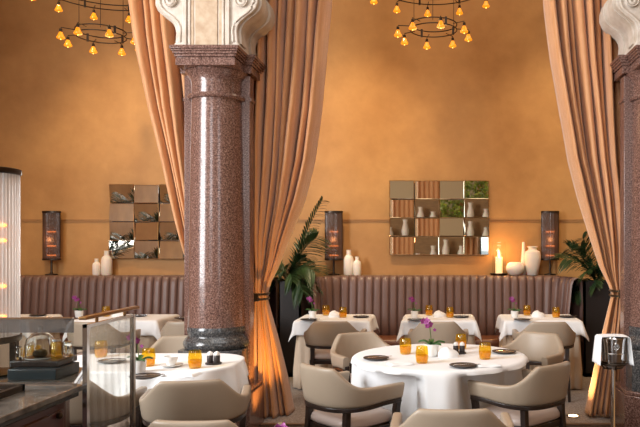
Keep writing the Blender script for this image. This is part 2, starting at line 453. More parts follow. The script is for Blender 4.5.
# ------------------------------------------------------------------ banquettes
def path_len(pts):
    d = [0]
    for a, b in zip(pts, pts[1:]): d.append(d[-1]+(Vector(b)-Vector(a)).length)
    return d
def along(pts, ds, s):
    for i in range(len(ds)-1):
        if s <= ds[i+1] or i == len(ds)-2:
            t = (s-ds[i])/(ds[i+1]-ds[i]); a = Vector(pts[i]); b = Vector(pts[i+1])
            return a.lerp(b, t), (b-a).normalized()
def banquette(label, x0, x1, wl, wr):
    """back runs at y=8.62 from x0 to x1, the ends curve forward where wl / wr"""
    r = .34; yb = 8.62
    pts = []
    if wl:
        pts.append((x0, yb-r-.05))
        pts += [(x0+r-r*math.cos(a), yb-r+r*math.sin(a)) for a in [PI/2*k/10 for k in range(11)]]
    else: pts.append((x0, yb))
    if wr:
        pts += [(x1-r+r*math.sin(a), yb-r+r*math.cos(a)) for a in [PI/2*k/10 for k in range(11)]]
        pts.append((x1, yb-r-.05))
    else: pts.append((x1, yb))
    ds = path_len(pts); T = ds[-1]; n = max(3, round(T/.101)); nu = n*14
    o = empty('banquette', label, 'banquette', ((x0+x1)/2, yb, 0), group='channelled leather banquettes along the back wall')
    prof = [(0, .42), (-.02, .45), (-.015, .6), (.0, .8), (.02, 1.0), (.03, 1.10), (.05, 1.155), (.085, 1.178), (.12, 1.175), (.15, 1.15), (.155, 1.0), (.155, .42)]
    np_ = len(prof)-1
    def fn(u, v):
        p, t = along(pts, ds, u*T); nx, ny = t.y, -t.x     # normal toward the room
        nx, ny = -nx*-1, ny                                  # right-hand side of travel = towards camera
        k = (u*n) % 1.0
        j = min(int(round(v*np_)), np_); off, z = prof[j]
        q = min(k, 1-k)*2
        rib = .032*(1-(1-q)**4.5)
        front = j <= 8
        d = off-(rib if front else 0)
        # z follows the rib a little at the roll
        zz = z-(.012*(1-q)**4 if 5 <= j <= 9 else 0)
        return (p.x-nx*d*-1*-1, p.y-ny*d, zz)
    MB().grid(fn, nu, np_).build('backrest', M['leather'], o, loc=(-o.location.x, -o.location.y, 0), angle=70)
    se = MB(); xa = x0+(.05 if wl else 0); xb = x1-(.05 if wr else 0)
    se.vprism([(xa, 8.20), (xb, 8.20), (xb, 8.60), (xa, 8.60)], .30, .455)
    tag(se.build('seat', M['seatleather'], o, loc=(-o.location.x, -o.location.y, 0), bevel=.05), 'reddish brown leather seat')
    MB().box(xa+.03, xb-.03, 8.26, 8.6, .004, .30).build('base', M['plinth'], o, loc=(-o.location.x, -o.location.y, 0))
    MB().box(x0+(0.03 if wl else 0), x1-(.03 if wr else 0), 8.79, 8.985, 0.004, 1.178).build('ledge', M['ledge'], o, loc=(-o.location.x, -o.location.y, 0), bevel=.004)
    return o
banquette('long taupe channelled leather banquette below the centre mirror', -1.44, 1.56, True, True)
banquette('taupe channelled leather banquette running left behind the reeded glass lamp', -5.5, -2.045, False, True)

# ------------------------------------------------------------------ planters and palms
def planter(label, x0, x1, y0, y1, h):
    o = empty('planter', label, 'planter', ((x0+x1)/2, (y0+y1)/2, 0), group='black box planters at the banquette ends')
    hx, hy = (x1-x0)/2, (y1-y0)/2
    g = MB(); t = .02
    g.box(-hx, hx, -hy, -hy+t, .005, h).box(-hx, hx, hy-t, hy, .005, h).box(-hx, -hx+t, -hy, hy, .005, h).box(hx-t, hx, -hy, hy, .005, h).box(-hx, hx, -hy, hy, .005, .05)
    g.build('box', M['planter'], o)
    MB().box(-hx+t, hx-t, -hy+t, hy-t, h-.08, h-.05).build('soil', M['soil'], o)
def palm(label, loc, fronds, seed, grp='palms in the planters'):
    o = empty('potted_palm', label, 'plant', loc, group=grp)
    rnd = random.Random(seed)
    for (az, ln, rise, droop) in fronds:
        g = MB(); N = 26; pts = []
        dx, dy = math.cos(az), math.sin(az); roll = rnd.uniform(.5, 1.1)*rnd.choice((-1, 1))
        for i in range(N+1):
            t = i/N
            hor = ln*(t**1.15)*.75*(1-rise*.4); z = ln*(rise*t-droop*t*t)
            pts.append(Vector((dx*hor, dy*hor, z)))
        g.sweep(pts, [.007*(1-.7*i/N) for i in range(N+1)], 6)
        for i in range(4, N+1):
            t = i/N; tg = (pts[i]-pts[i-1]).normalized()
            side = tg.cross(Vector((0, 0, 1)))
            side = side.normalized() if side.length > .05 else Vector((-dy, dx, 0))
            side = (Matrix.Rotation(roll, 3, tg) @ side)
            L = ln*(.21 if ln > 1 else .36)*math.sin(PI*(.15+.8*(t-.2)))*rnd.uniform(.8, 1.1)
            for sgn in (-1, 1):
                dirv = (side*sgn*.75+tg*.75+Vector((0, 0, -.12+rnd.uniform(-.1, .1)))).normalized()
                wv = dirv.cross(Vector((rnd.uniform(-.3, .3), rnd.uniform(-.3, .3), 1))).normalized()
                w0 = .009+.005*rnd.random(); ps = []
                for k in range(5):
                    s_ = k/4; c = pts[i]+dirv*L*s_+Vector((0, 0, -.30*L*s_*s_))
                    ww = w0*(math.sin(PI*(.12+.86*s_)))
                    ps += [c+wv*ww, c+Vector((0, 0, .004)), c-wv*ww]
                g.add(ps, [(3*k+a, 3*k+a+1, 3*k+a+4, 3*k+a+3) for k in range(4) for a in range(2)])
        g.build('frond', M['leaf'], o, fix=False, angle=60)
    return o
planter('black lacquered planter box between the two banquettes', -1.87, -1.61, 8.25, 8.62, 1.13)
planter('black lacquered planter box at the right end of the long banquette', 1.735, 2.10, 8.25, 8.62, 1.13)
palm('green palm reaching up behind the curtain, in the planter between the banquettes', (-1.80, 8.44, 1.082),
     [(.2, 1.01, 1.16, .16), (.05, .80, 1.1, .4), (-.5, .8, .8, .6), (.5, .55, .9, .6), (-1.2, .6, .8, .7), (-2.2, .6, .9, .6), (3.0, .75, 1.0, .5), (-.15, .62, .55, .65), (-.8, .5, 1.0, .8),
      (2.3, .55, .8, .3), (-1.6, .45, 1.1, .7), (-2.7, .5, .55, .7), (1.0, .45, 1.0, .4), (.3, .7, .7, .6), (-.3, .55, 1.1, .5), (.6, .85, 1.05, .35), (-.9, .7, .6, .7), (.1, .5, .35, .6), (-.6, .6, .3, .6)], 4)
palm('dark leafy palm beside the tied curtain at the right, behind the right far table', (1.92, 8.44, 1.082),
     [(3.0, .75, 1.05, .45), (3.3, .80, .85, .45), (-2.4, .7, 1.2, .4), (-1.0, .7, 1.2, .4), (2.8, .45, .5, .6), (-2.2, .55, .9, .6), (-1.3, .55, .9, .6), (-.3, .7, .9, .5), (.6, .45, 1.1, .3), (3.5, .55, 1.2, .35), (-2.8, .45, .4, .7), (2.3, .4, 1.0, .3), (-1.8, .5, .6, .6), (3.1, .42, .28, .55)], 5)
palm('large palm by the left wall, seen only in the checkered mirror', (-5.0, 6.05, .8),
     [(a+.3, .8, 1.3, .5) for a in (0, 1, 2, 3, 4, 5)]+[(a, rnd_, 1.0, .4) for a, rnd_ in [(0, 1.1), (.7, 1.2), (1.4, 1.1), (2.1, 1.0), (2.8, .9), (3.6, .9), (4.3, 1.1), (5.0, 1.2), (5.7, 1.1)]], 8, 'palms out of frame')
planter('black planter by the left wall out of frame', -5.2, -4.8, 5.85, 6.25, .84)

# ------------------------------------------------------------------ mirrors
def mirror(label, pxa, targets, seed):
    rnd = random.Random(seed)
    tw = .318; th = .238; gap = .004
    x0 = (pxa-CX)*8.94/F; ztop = EYE+(HY-180.5 if pxa > 300 else HY-184.5)*8.94/F
    o = empty('wall_mirror', label, 'mirror', (x0+2*tw, 8.99, ztop-2*th), group='checkered tile mirrors on the back wall')
    cam_p = Vector((0, 0, EYE))
    MB().box(-2*tw+.03, 2*tw-.03, -.02, .0, -2*th+.03, 2*th-.03).build('backing', M['bronze'], o)
    for j in range(4):
        for i in range(4):
            cx = -1.5*tw+i*tw; cz = 1.5*th-j*th
            wp = Vector(o.location)+Vector((cx, -.05, cz))
            tgt = Vector(targets[j][i])
            n = ((cam_p-wp).normalized()+(tgt-wp).normalized()).normalized()
            ang = n.angle(Vector((0, -1, 0)))
            mxa = math.radians(9)
            if ang > mxa:
                n = Vector((0, -1, 0)).slerp(n, mxa/ang)
            # tile: plane tilted, edges ground
            ux = Vector((1, 0, 0)); ux = (ux-n*ux.dot(n)).normalized(); uz = n.cross(ux)
            if uz.z < 0: uz = -uz
            hw, hh = (tw-gap)/2, (th-gap)/2
            c = Vector((cx, -.05, cz)); jit = Vector((rnd.uniform(-.003, .003), 0, rnd.uniform(-.003, .003))); c += jit
            b = .007
            fr = [c+ux*sx*(hw-b)+uz*sz*(hh-b) for sx, sz in ((-1, -1), (1, -1), (1, 1), (-1, 1))]
            ed = [c+ux*sx*hw+uz*sz*hh-n*.006 for sx, sz in ((-1, -1), (1, -1), (1, 1), (-1, 1))]
            bk = [c+ux*sx*hw+uz*sz*hh-n*.016 for sx, sz in ((-1, -1), (1, -1), (1, 1), (-1, 1))]
            g = MB().add(fr+ed+bk, [(0, 1, 2, 3)]+[(k, 4+k, 4+(k+1) % 4, (k+1) % 4) for k in range(4)]+[(4+k, 8+k, 8+(k+1) % 4, 4+(k+1) % 4) for k in range(4)]+[(11, 10, 9, 8)])
            t = g.build('mirror_tile', M['mirror'], o, angle=5)
    return o
PLA = (-.3, -5, 3.4); CU1 = (-1.75, -4.8, 2.6); CU2 = (1.85, -4.8, 2.4); WOD = (.6, -5, 1.4); GRN = (1.6, -3.9, 2.4); WIN = (-2.6, -5, 2.6); TAB = (.3, -4.8, 1.35)
TAU = (.9, -5, 3.9)
mirror('square tiled mirror in the middle of the wall, reflecting curtains and greenery', 389.5,
       [[PLA, CU1, TAU, GRN], [CU1, (-.3, -4.8, 1.45), (1.55, -4.6, 1.95), WOD], [TAB, CU1, TAU, WOD], [CU1, (.2, -5, 1.6), WOD, (2.2, -5, 1.3)]], 1)
LW = (-5.6, 4.6, 2.9); PM = (-5.0, 6.05, 1.55); LW2 = (-5.6, 6.8, 2.4)
mirror('square tiled mirror left of the full column, reflecting palm leaves and plaster', 109,
       [[PM, LW, PM, LW], [LW, PM, LW, PM], [PM, LW2, PM, LW], [(-4.7, 6.05, 1.3), PM, LW, PM]], 2)
# what stands behind the camera for the mirrors
def plain_curtain(label, x, y, w, h, seed):
    rnd = random.Random(seed)
    g = MB().grid(lambda u, v: (x-w/2+w*u, y+.05*math.sin(u*w*2*PI/.16+seed)+.02*math.sin(u*31), .02+(h-.02)*v), int(w*60), 6)
    tag(g.build('curtain', M['curtain'], thick=.006, angle=80), label, 'curtain', 'curtains behind the camera')
plain_curtain('tan curtain hanging left of the room centre behind the camera', -1.6, -4.75, .9, 4.7, 1)
plain_curtain('tan curtain hanging right of the room centre behind the camera', 1.95, -4.75, .5, 4.7, 2)
rnd = random.Random(5)
g = MB()
for k in range(900):
    c = Vector((1.6+rnd.uniform(-.5, .5), -4.2+rnd.uniform(-.3, .3), 2.3+rnd.uniform(-.7, .7)))
    a = Vector((rnd.uniform(-1, 1), rnd.uniform(-1, 1), rnd.uniform(-1, 1))).normalized()*.08
    b3 = a.cross(Vector((rnd.uniform(-1, 1), rnd.uniform(-1, 1), rnd.uniform(-1, 1)))).normalized()*.03
    g.add([c-a, c+b3, c+a, c-b3], [(0, 1, 2, 3)])
tr = empty('indoor_tree', 'leafy indoor tree behind the camera', 'plant', (1.6, -4.2, 0))
M['treeleaf'] = mat('tree_leaf', (.07, .16, .02), .4, var=(.4, .42, .05), vscale=7)
g.build('crown', M['treeleaf'], tr, fix=False).location = (-1.6, 4.2, 0)
MB().lathe([(0, .42), (.03, .42), (.02, 2.6), (0, 2.6)], seg=10).build('trunk', M['darkwood'], tr)
MB().lathe([(0, 0), (.2, 0), (.24, .45), (.21, .45), (.2, .42), (0, .42)], seg=24).build('pot', M['planter'], tr)

sb = empty('sideboard', 'dark sideboard behind the camera', 'cabinet', (.3, -4.7, 0))
MB().box(-1.0, 1.0, -.22, .22, .1, 1.0).build('body', M['planter'], sb, bevel=.01)
for x in (-.9, .9): MB().box(x-.03, x+.03, -.18, .18, 0, .1).build('leg', M['bronze'], sb)
for k, (x, h) in enumerate(((-.5, .5), (-.1, .35), (.4, .6), (.9, .4))):
    tag(MB().lathe([(0, 0), (.09, 0), (.12, h*.4), (.06, h*.8), (.08, h), (0, h)], seg=20).build('vase', M['bisque'], loc=(x, -4.7, 1.0)), 'ceramic vase on the sideboard behind the camera', 'vase', 'vases behind the camera')
# ------------------------------------------------------------------ things on the ledge
LZ = 1.1785
def make_ledge_lamp():
    o = empty('table_lamp', '', 'lamp')
    R = .105; z0, z1 = .20, .80
    g = MB(); n = 96
    g.grid(lambda u, v: ((R+.004*math.cos(u*2*PI*32))*math.cos(u*2*PI), (R+.004*math.cos(u*2*PI*32))*math.sin(u*2*PI)*.55, lerp(z0, z1, v)), n*2, 1, cu=True)
    tag(g.build('lamp_shade', M['smoked'], o, angle=80), 'smoked reeded glass shade')
    fr = MB()
    for z in (z0, z1):
        fr.grid(lambda u, v: ((R+.012)*math.cos(u*2*PI)*(1 if .01 < v < .99 else 1), (R*.55+.012)*math.sin(u*2*PI), z-.012+.024*v), 40, 1, cu=True)
        fr.add([((R+.012)*math.cos(2*PI*k/40), (R*.55+.012)*math.sin(2*PI*k/40), z+.012) for k in range(40)], [list(range(40))])
        fr.add([((R+.012)*math.cos(2*PI*k/40), (R*.55+.012)*math.sin(2*PI*k/40), z-.012) for k in range(40)], [list(range(40))[::-1]])
    for sx in (-1, 1): fr.box(sx*(R+.004)-.004, sx*(R+.004)+.004, -.004, .004, z0, z1)
    fr.build('frame', M['bronze'], o)
    MB().lathe([(0, 0), (.075, 0), (.075, .012), (.02, .022), (.013, .04), (.013, .20), (0, .20)], seg=20).build('stand', M['bronze'], o)
    for z in (.55, .37, .25):
        b_ = MB().lathe([(0, -.06), (.009, -.055), (.009, .055), (0, .06)], seg=10)
        b_.v = [(c, a, b4) for a, b4, c in b_.v]
        b_.v = [(x, y, zz+z) for x, y, zz in b_.v]
        b_.build('light_tube', M['tube'], o)
    return o
L0 = make_ledge_lamp(); GL = 'smoked glass lamps on the banquette ledge'
place(L0, 'lamp', 'smoked glass table lamp on the ledge left of the checkered mirror, nearest the reeded lamp', (-4.89, 8.88, LZ), 0, GL)
place(L0, 'lamp', 'smoked glass table lamp on the ledge beside the palm and two white bottles', (-1.31, 8.88, LZ), 0, GL)
place(L0, 'lamp', 'smoked glass table lamp on the ledge right of the white vases', (1.435, 8.885, LZ), 0, GL)

def vessel(name, label, cat, prof, x, y, group=None, mat_='bisque'):
    o = MB().lathe(prof, seg=36).build(name, M[mat_], loc=(x, y, LZ)); tag(o, label, cat, group); return o
def bottle(h, r):
    return [(0, 0), (r*.9, 0), (r, .02), (r, h*.60), (r*.85, h*.72), (r*.48, h*.80), (r*.46, h*.95), (r*.5, h), (r*.32, h), (r*.3, h*.9), (0, h*.88)]
GV = 'pale ceramic bottles on the ledge'
vessel('ceramic_bottle', 'short pale ceramic bottle on the ledge left of the checkered mirror', 'bottle', bottle(.21, .048), -4.30, 8.84, GV)
vessel('ceramic_bottle', 'tall pale ceramic bottle on the ledge below the checkered mirror', 'bottle', bottle(.31, .066), -4.19, 8.88, GV)
vessel('ceramic_bottle', 'taller white ceramic bottle beside the ledge lamp by the palm', 'bottle', bottle(.32, .063), -1.12, 8.88, GV)
vessel('ceramic_bottle', 'shorter white ceramic bottle standing just left of the centre mirror', 'bottle', bottle(.235, .052), -1.01, 8.85, GV)
vessel('ceramic_bottle', 'slim long-necked white bottle behind the big vase', 'bottle', [(0, 0), (.03, 0), (.034, .03), (.034, .14), (.03, .24), (.022, .32), (.018, .42), (.012, .42), (.01, .4), (0, .38)], 1.105, 8.945, GV)
vessel('vase', 'large white shouldered vase on the ledge left of the right lamp', 'vase', [(0, 0), (.06, 0), (.07, .01), (.09, .12), (.105, .2), (.103, .25), (.095, .295), (.055, .32), (.05, .34), (.066, .36), (.062, .365), (.044, .345), (.04, .32), (0, .3)], 1.205, 8.83)
vessel('vase', 'low round white vase on the ledge right of the candle', 'vase', [(0, 0), (.06, 0), (.085, .015), (.115, .07), (.115, .1), (.095, .145), (.06, .165), (.05, .165), (.05, .158), (.0, .12)], .985, 8.84)
cd = empty('candle_lantern', 'lit candle in a glass cylinder on the ledge right of the centre mirror', 'candle', (.785, 8.87, LZ))
MB().lathe([(0, 0), (.10, 0), (.11, .012), (.11, .024), (0, .024)], seg=32).build('dish', M['bronze'], cd)
MB().lathe([(0, .024), (.045, .024), (.045, .23), (.035, .225), (0, .222)], seg=24).build('candle', M['wax'], cd)
MB().lathe([(0, .228), (.009, .24), (.011, .252), (.006, .275), (0, .295)], seg=12).build('flame', M['flame'], cd)
MB().lathe([(.085, .024), (.085, .42)], seg=36).build('glass_cylinder', M['thin'], cd)

# ------------------------------------------------------------------ chandeliers
def make_chandelier():
    o = empty('ring_chandelier', '', 'chandelier')       # origin on the axis at the lower ring
    for nm, R, z in (('lower_ring', .25, .0), ('upper_ring', .60, .48)):
        g = MB()
        for dz in (-.028, .03):
            g.sweep([(R*math.cos(a), R*math.sin(a), z+dz) for a in [2*PI*k/56 for k in range(56)]], .0065, 6, closed=True)
        nb = 4 if R < .3 else 8
        for k in range(nb):
            a = 2*PI*(k+.35)/nb
            g.box(R*math.cos(a)-.012, R*math.cos(a)+.012, R*math.sin(a)-.012, R*math.sin(a)+.012, z-.04, z+.045)
        g.build(nm, M['bronze'], o)
    for k in range(3):
        a = 2*PI*k/3+.5
        MB().sweep([(.25*math.cos(a), .25*math.sin(a), 0), (.25*math.cos(a), .25*math.sin(a), .6), (0, 0, 1.7)], .003, 6).build('cable', M['bronze'], o)
        MB().sweep([(.6*math.cos(a), .6*math.sin(a), .48), (0, 0, 1.7)], .003, 6).build('cable', M['bronze'], o)
    MB().lathe([(0, 1.7), (.02, 1.7), (.02, 2.25), (.07, 2.27), (.07, 2.31), (0, 2.31)], seg=14).build('ceiling_rose', M['bronze'], o)
    for R, R2, z, n, a0 in ((.25, .385, 0, 8, .2), (.60, .73, .48, 12, .1)):
        for k in range(n):
            a = a0+2*PI*k/n; c, s = math.cos(a), math.sin(a)
            sk = MB()
            sk.sweep([(R*c, R*s, z), (R2*c, R2*s, z-.0), (R2*c, R2*s, z-.04)], .005, 6)
            sk.lathe([(0, -.01), (.014, -.015), (.017, -.045), (0, -.045)], c=(R2*c, R2*s, z), seg=10)
            sk.build('lamp_arm', M['bronze'], o)
            bl = MB().lathe([(0, -.045), (.016, -.05), (.030, -.085), (.042, -.105), (.040, -.115), (.022, -.122), (0, -.124)], c=(R2*c, R2*s, z), seg=14)
            bb = bl.build('bulb', M['bulbglass'], o)
            MB().lathe([(0, -.06), (.012, -.07), (.018, -.095), (.012, -.108), (0, -.128)], c=(R2*c, R2*s, z-.004), seg=10).build('filament', M['bulb'], bb)
    return o
C0 = make_chandelier(); GC = 'two ring chandeliers hanging from the ceiling'
place(C0, 'ch', 'bronze two-ring chandelier with small amber bulbs hanging above the centre table', W(433.5, 27.5, 7.5), 0, GC)
place(C0, 'ch', 'bronze two-ring chandelier with small amber bulbs hanging left of the long curtain', W(101, 34, 7.5), .45, GC)

# ------------------------------------------------------------------ chairs
def make_chair():
    o = empty('armchair', '', 'chair')
    hx = .272
    # plan curve from right arm tip round the back to the left arm tip
    def plan(t):
        a = t*1.0
        if a < .22: s = a/.22; return Vector((hx+.012*(1-s), lerp(.175, .0, s)))
        if a > .78: s = (a-.78)/.22; return Vector((-hx-.012*s, lerp(0, .175, s)))
        s = (a-.22)/.56; an = s*PI; e = .80
        c, sn = math.cos(an), math.sin(an)
        return Vector((hx*math.copysign(abs(c)**e, c), -.255*abs(sn)**e))
    def top(t):
        p = plan(t)
        if p.y > -.02 and (t < .26 or t > .74): base = .672
        else: base = .672
        t_ = max(0, min(1, (hx-.012-abs(p.x))/.115)); k = (.45*smooth(t_)+.55*t_**1.5)*(1 if p.y < -.08 else 0)
        k2 = smooth((-.02-p.y)/.24)
        return base+(.80-base)*max(0, min(1, (k*.9+k2*.10)))
    def bot(t):
        p = plan(t); return .548+.028*smooth((p.y+.28)/.45)
    NT = 72; prof = 14
    def fn(u, v):
        t = v
        p = plan(t); p1 = plan(min(1, t+.004)); p0 = plan(max(0, t-.004))
        tg = (p1-p0).normalized(); nrm = Vector((tg.y, -tg.x))     # points outward?
        if nrm.dot(p-Vector((0, 0))) < 0: nrm = -nrm
        zb, zt = bot(t), top(t); zt = min(zt, .81)
        th = .026
        a = u*2*PI
        # rounded section
        cz = (zb+zt)/2; hz = (zt-zb)/2
        ex = .32
        ca, sa = math.cos(a), math.sin(a)
        w = math.copysign(abs(ca)**.55, ca)*th
        h = math.copysign(abs(sa)**ex, sa)*hz
        lean = .035*((cz+h-zb)/.25)*(1 if p.y < .0 else max(0, 1-p.y/.2))
        rake = .028*((cz+h-zb)/.12)*smooth((p.y-.07)/.10)
        q = p+nrm*(w+lean)
        return (q.x, q.y+rake, cz+h)
    g = MB().grid(fn, 28, NT, cu=True)
    # cap ends
    for j in (0, NT):
        g.f.append([j*28+i for i in range(28)]); g.mi.append(0)
    tag(g.build('backrest', M['chair'], o, angle=60), None)
    rl = MB()
    pts = []
    for k in range(61):
        t = k/60; p = plan(t)
        pts.append(Vector((p.x, p.y, bot(t)-.012)))
    rl.sweep(pts, [.030]*61, 4, flat=.62)
    rl.build('rail', M['darkwood'], o, bevel=.004, angle=30)
    for sx in (-1, 1):
        fl = MB().sweep([(sx*(hx+.004), .170, .60), (sx*(hx-.008), .160, .50), (sx*(hx-.035), .185, 0)], [.026, .028, .018], 4)
        fl.build('leg', M['darkwood'], o, bevel=.003, angle=30)
        bl = MB().sweep([(sx*.195, -.188, .56), (sx*.195, -.192, .45), (sx*.21, -.235, 0)], [.028, .028, .018], 4)
        bl.build('leg', M['darkwood'], o, bevel=.003, angle=30)
    fr = MB()
    fr.vprism([(-.245, .20), (-.225, -.20), (.225, -.20), (.245, .20)], .36, .405)
    fr.build('seat_frame', M['darkwood'], o, bevel=.006)
    def sq(u, v):
        a = u*2*PI; c, s = math.cos(a), math.sin(a)
        lv = [(.0, .405), (.9, .405), (1, .42), (1.0, .445), (.94, .468), (.7, .478), (0, .482)][min(6, int(round(v*6)))]
        r = lv[0]; x = math.copysign(abs(c)**.42, c)*.228*r; y = math.copysign(abs(s)**.42, s)*.215*r+.005
        return (x, y, lv[1])
    tag(MB().grid(sq, 48, 6, cu=True).build('seat', M['chairseat'], o, angle=60), 'pale leather seat cushion')
    return o
CH = make_chair()
def face(x, y, dx, dy, label, group):
    L = math.hypot(dx, dy); rz = math.atan2(-dx, dy)
    return place(CH, 'chair', label, (x, y, 0.0056 if y > 5.5 else 0), rz, group)
G1 = 'taupe armchairs around the big round table'; G2 = 'taupe armchairs at the far tables'; G3 = 'taupe armchairs at the left tables'
round_chairs = [
    (-.565, 4.60, .70, .714, 'taupe armchair at the round table, near left, its side and arm towards us'),
    (.555, 4.67, -.70, .714, 'taupe armchair at the round table, near right, its arm reaching to the cloth'),
    (-.56, 5.80, .5, -.86, 'taupe armchair at the far left side of the round table, facing us'),
    (.73, 5.82, -.6, -.8, 'taupe armchair at the far right side of the round table, half behind another chair'),
    (.075, 3.52, 0, 1, 'taupe armchair with only its top showing at the bottom of the photo')]
for c in round_chairs: face(*c[:4], c[4], G1)
face(-1.05, 7.20, 0, 1, 'taupe armchair backing onto us at the left one of the three far tables', G2)
face(.015, 7.18, .02, 1, 'taupe armchair with its back to us at the middle far table, behind the round table', G2)
face(1.10, 7.16, 0, 1, 'taupe armchair with its back to us at the right far table', G2)
face(-1.445, 4.20, -.22, 1, 'taupe armchair in the left foreground, back to us, at the table before the column', G3)
face(-2.12, 4.19, -.05, 1, 'taupe armchair seen through the rippled glass screen', G3)
face(-1.065, 3.31, 0, 1, 'taupe armchair of which just the curved top shows below the left foreground chair', G3)
face(-2.08, 5.56, .15, -1, 'taupe armchair facing us across the left foreground table', G3)
face(-2.50, 7.20, 0, 1, 'taupe armchair half hidden by the left side of the full column', G3)
face(-3.42, 7.16, 0, 1, 'taupe armchair glimpsed over the brass rail of the screen, at the table with two orchids', G3)

# ------------------------------------------------------------------ tables
TZ = .74
def limit_radius(cx, cy, R, chairs):
    n = 144; lim = []
    for k in range(n):
        a = 2*PI*k/n; r = R
        for (x, y, dx, dy, _) in chairs:
            L = math.hypot(dx, dy); dx_, dy_ = dx/L, dy/L
            rr = R
            while rr > .2:
                px, py = cx+rr*math.cos(a)-x, cy+rr*math.sin(a)-y
                ly = px*dx_+py*dy_; lx = px*dy_-py*dx_
                if abs(lx) < .365 and -.4 < ly < .30: rr -= .01
                else: break
            r = min(r, rr)
        lim.append(r)
    mn = [min(lim[(k+j) % n] for j in range(-2, 3)) for k in range(n)]
    return [sum(mn[(k+j) % n] for j in range(-2, 3))/5 for k in range(n)]
def round_cloth(cx, cy, R, chairs):
    lim = limit_radius(cx, cy, R+.05, chairs); n = 288
    prof = [(0, 1), (.3, 1), (.6, 1), (.9, 1), (R-.015, 1), (R-.003, .985), (R, .96)]
    levels = [.92, .86, .8, .72, .62, .5, .38, .26, .14, .03]
    vs = []; rings = []
    rnd = random.Random(11)
    ph = [rnd.uniform(0, 6.28) for _ in range(4)]
    def fold(a, depth):
        w = math.sin(13*a+ph[0]+.8*math.sin(3*a))*.55+math.sin(22*a+ph[1]+.6*math.sin(5*a))*.35+math.sin(7*a+ph[2])*.3
        return w*.062*depth
    H = .752
    mb = MB()
    rr = [(0.001, H), (.2, H), (.4, H), (R-.03, H), (R-.008, H-.002), (R+.003, H-.012)]
    zs = [.72, .69, .65, .6, .53, .45, .36, .27, .18, .1, .03]
    def fn(u, v):
        a = u*2*PI; j = int(round(v*(len(rr)+len(zs)-1)))
        if j < len(rr): r, z = rr[j]
        else:
            z = zs[j-len(rr)]; dp = smooth((H-z)/.45)
            r = R+.006+.025*dp+fold(a, .25+.75*dp if j > len(rr) else .15)
            l = lim[int(u*144) % 144]*(1-(u*144 % 1))+lim[(int(u*144)+1) % 144]*(u*144 % 1)
            r = min(r, l+.3*max(0, (z-.69)/.05)) if z < .70 else r
        return (cx+r*math.cos(a), cy+r*math.sin(a), z)
    return mb.grid(fn, n, len(rr)+len(zs)-1, cu=True)
TCX, TCY, TR = .02, 5.12, .635
rt = empty('round_table', 'large round table in the middle foreground under a white floor-length cloth', 'table', (TCX, TCY, 0))
MB().lathe([(0, .722), (TR-.05, .722), (TR-.04, .727), (TR-.04, TZ), (0, TZ)], seg=64).build('tabletop', M['tabletop'], rt)
MB().lathe([(0, 0), (.22, 0), (.22, .02), (.04, .05), (.035, .71), (0, .71)], seg=24).build('pedestal', M['bronze'], rt)
tag(round_cloth(TCX, TCY, TR, round_chairs).build('tablecloth', M['cloth'], angle=75, thick=.003), 'white floor-length cloth draped over the big round table', 'tablecloth')

def perim(hx, hy, rc, s):
    """rounded rectangle point + outward normal at perimeter fraction s"""
    a = 2*(hx-rc); b_ = 2*(hy-rc); q = PI*rc/2; T = 2*a+2*b_+4*q; d = s*T
    segs = [('l', a, (-hx+rc, -hy), (1, 0), (0, -1)), ('c', q, (hx-rc, -hy+rc), -PI/2, 0), ('l', b_, (hx, -hy+rc), (0, 1), (1, 0)), ('c', q, (hx-rc, hy-rc), 0, 0),
            ('l', a, (hx-rc, hy), (-1, 0), (0, 1)), ('c', q, (-hx+rc, hy-rc), PI/2, 0), ('l', b_, (-hx, hy-rc), (0, -1), (-1, 0)), ('c', q, (-hx+rc, -hy+rc), PI, 0)]
    for k, ln, p, e, nn in segs:
        if d <= ln+1e-9:
            if k == 'l': return (p[0]+e[0]*d, p[1]+e[1]*d), nn, d
            an = e+d/rc; return (p[0]+rc*math.cos(an), p[1]+rc*math.sin(an)), (math.cos(an), math.sin(an)), d
        d -= ln
    return (-hx+rc, -hy), (0, -1), 0
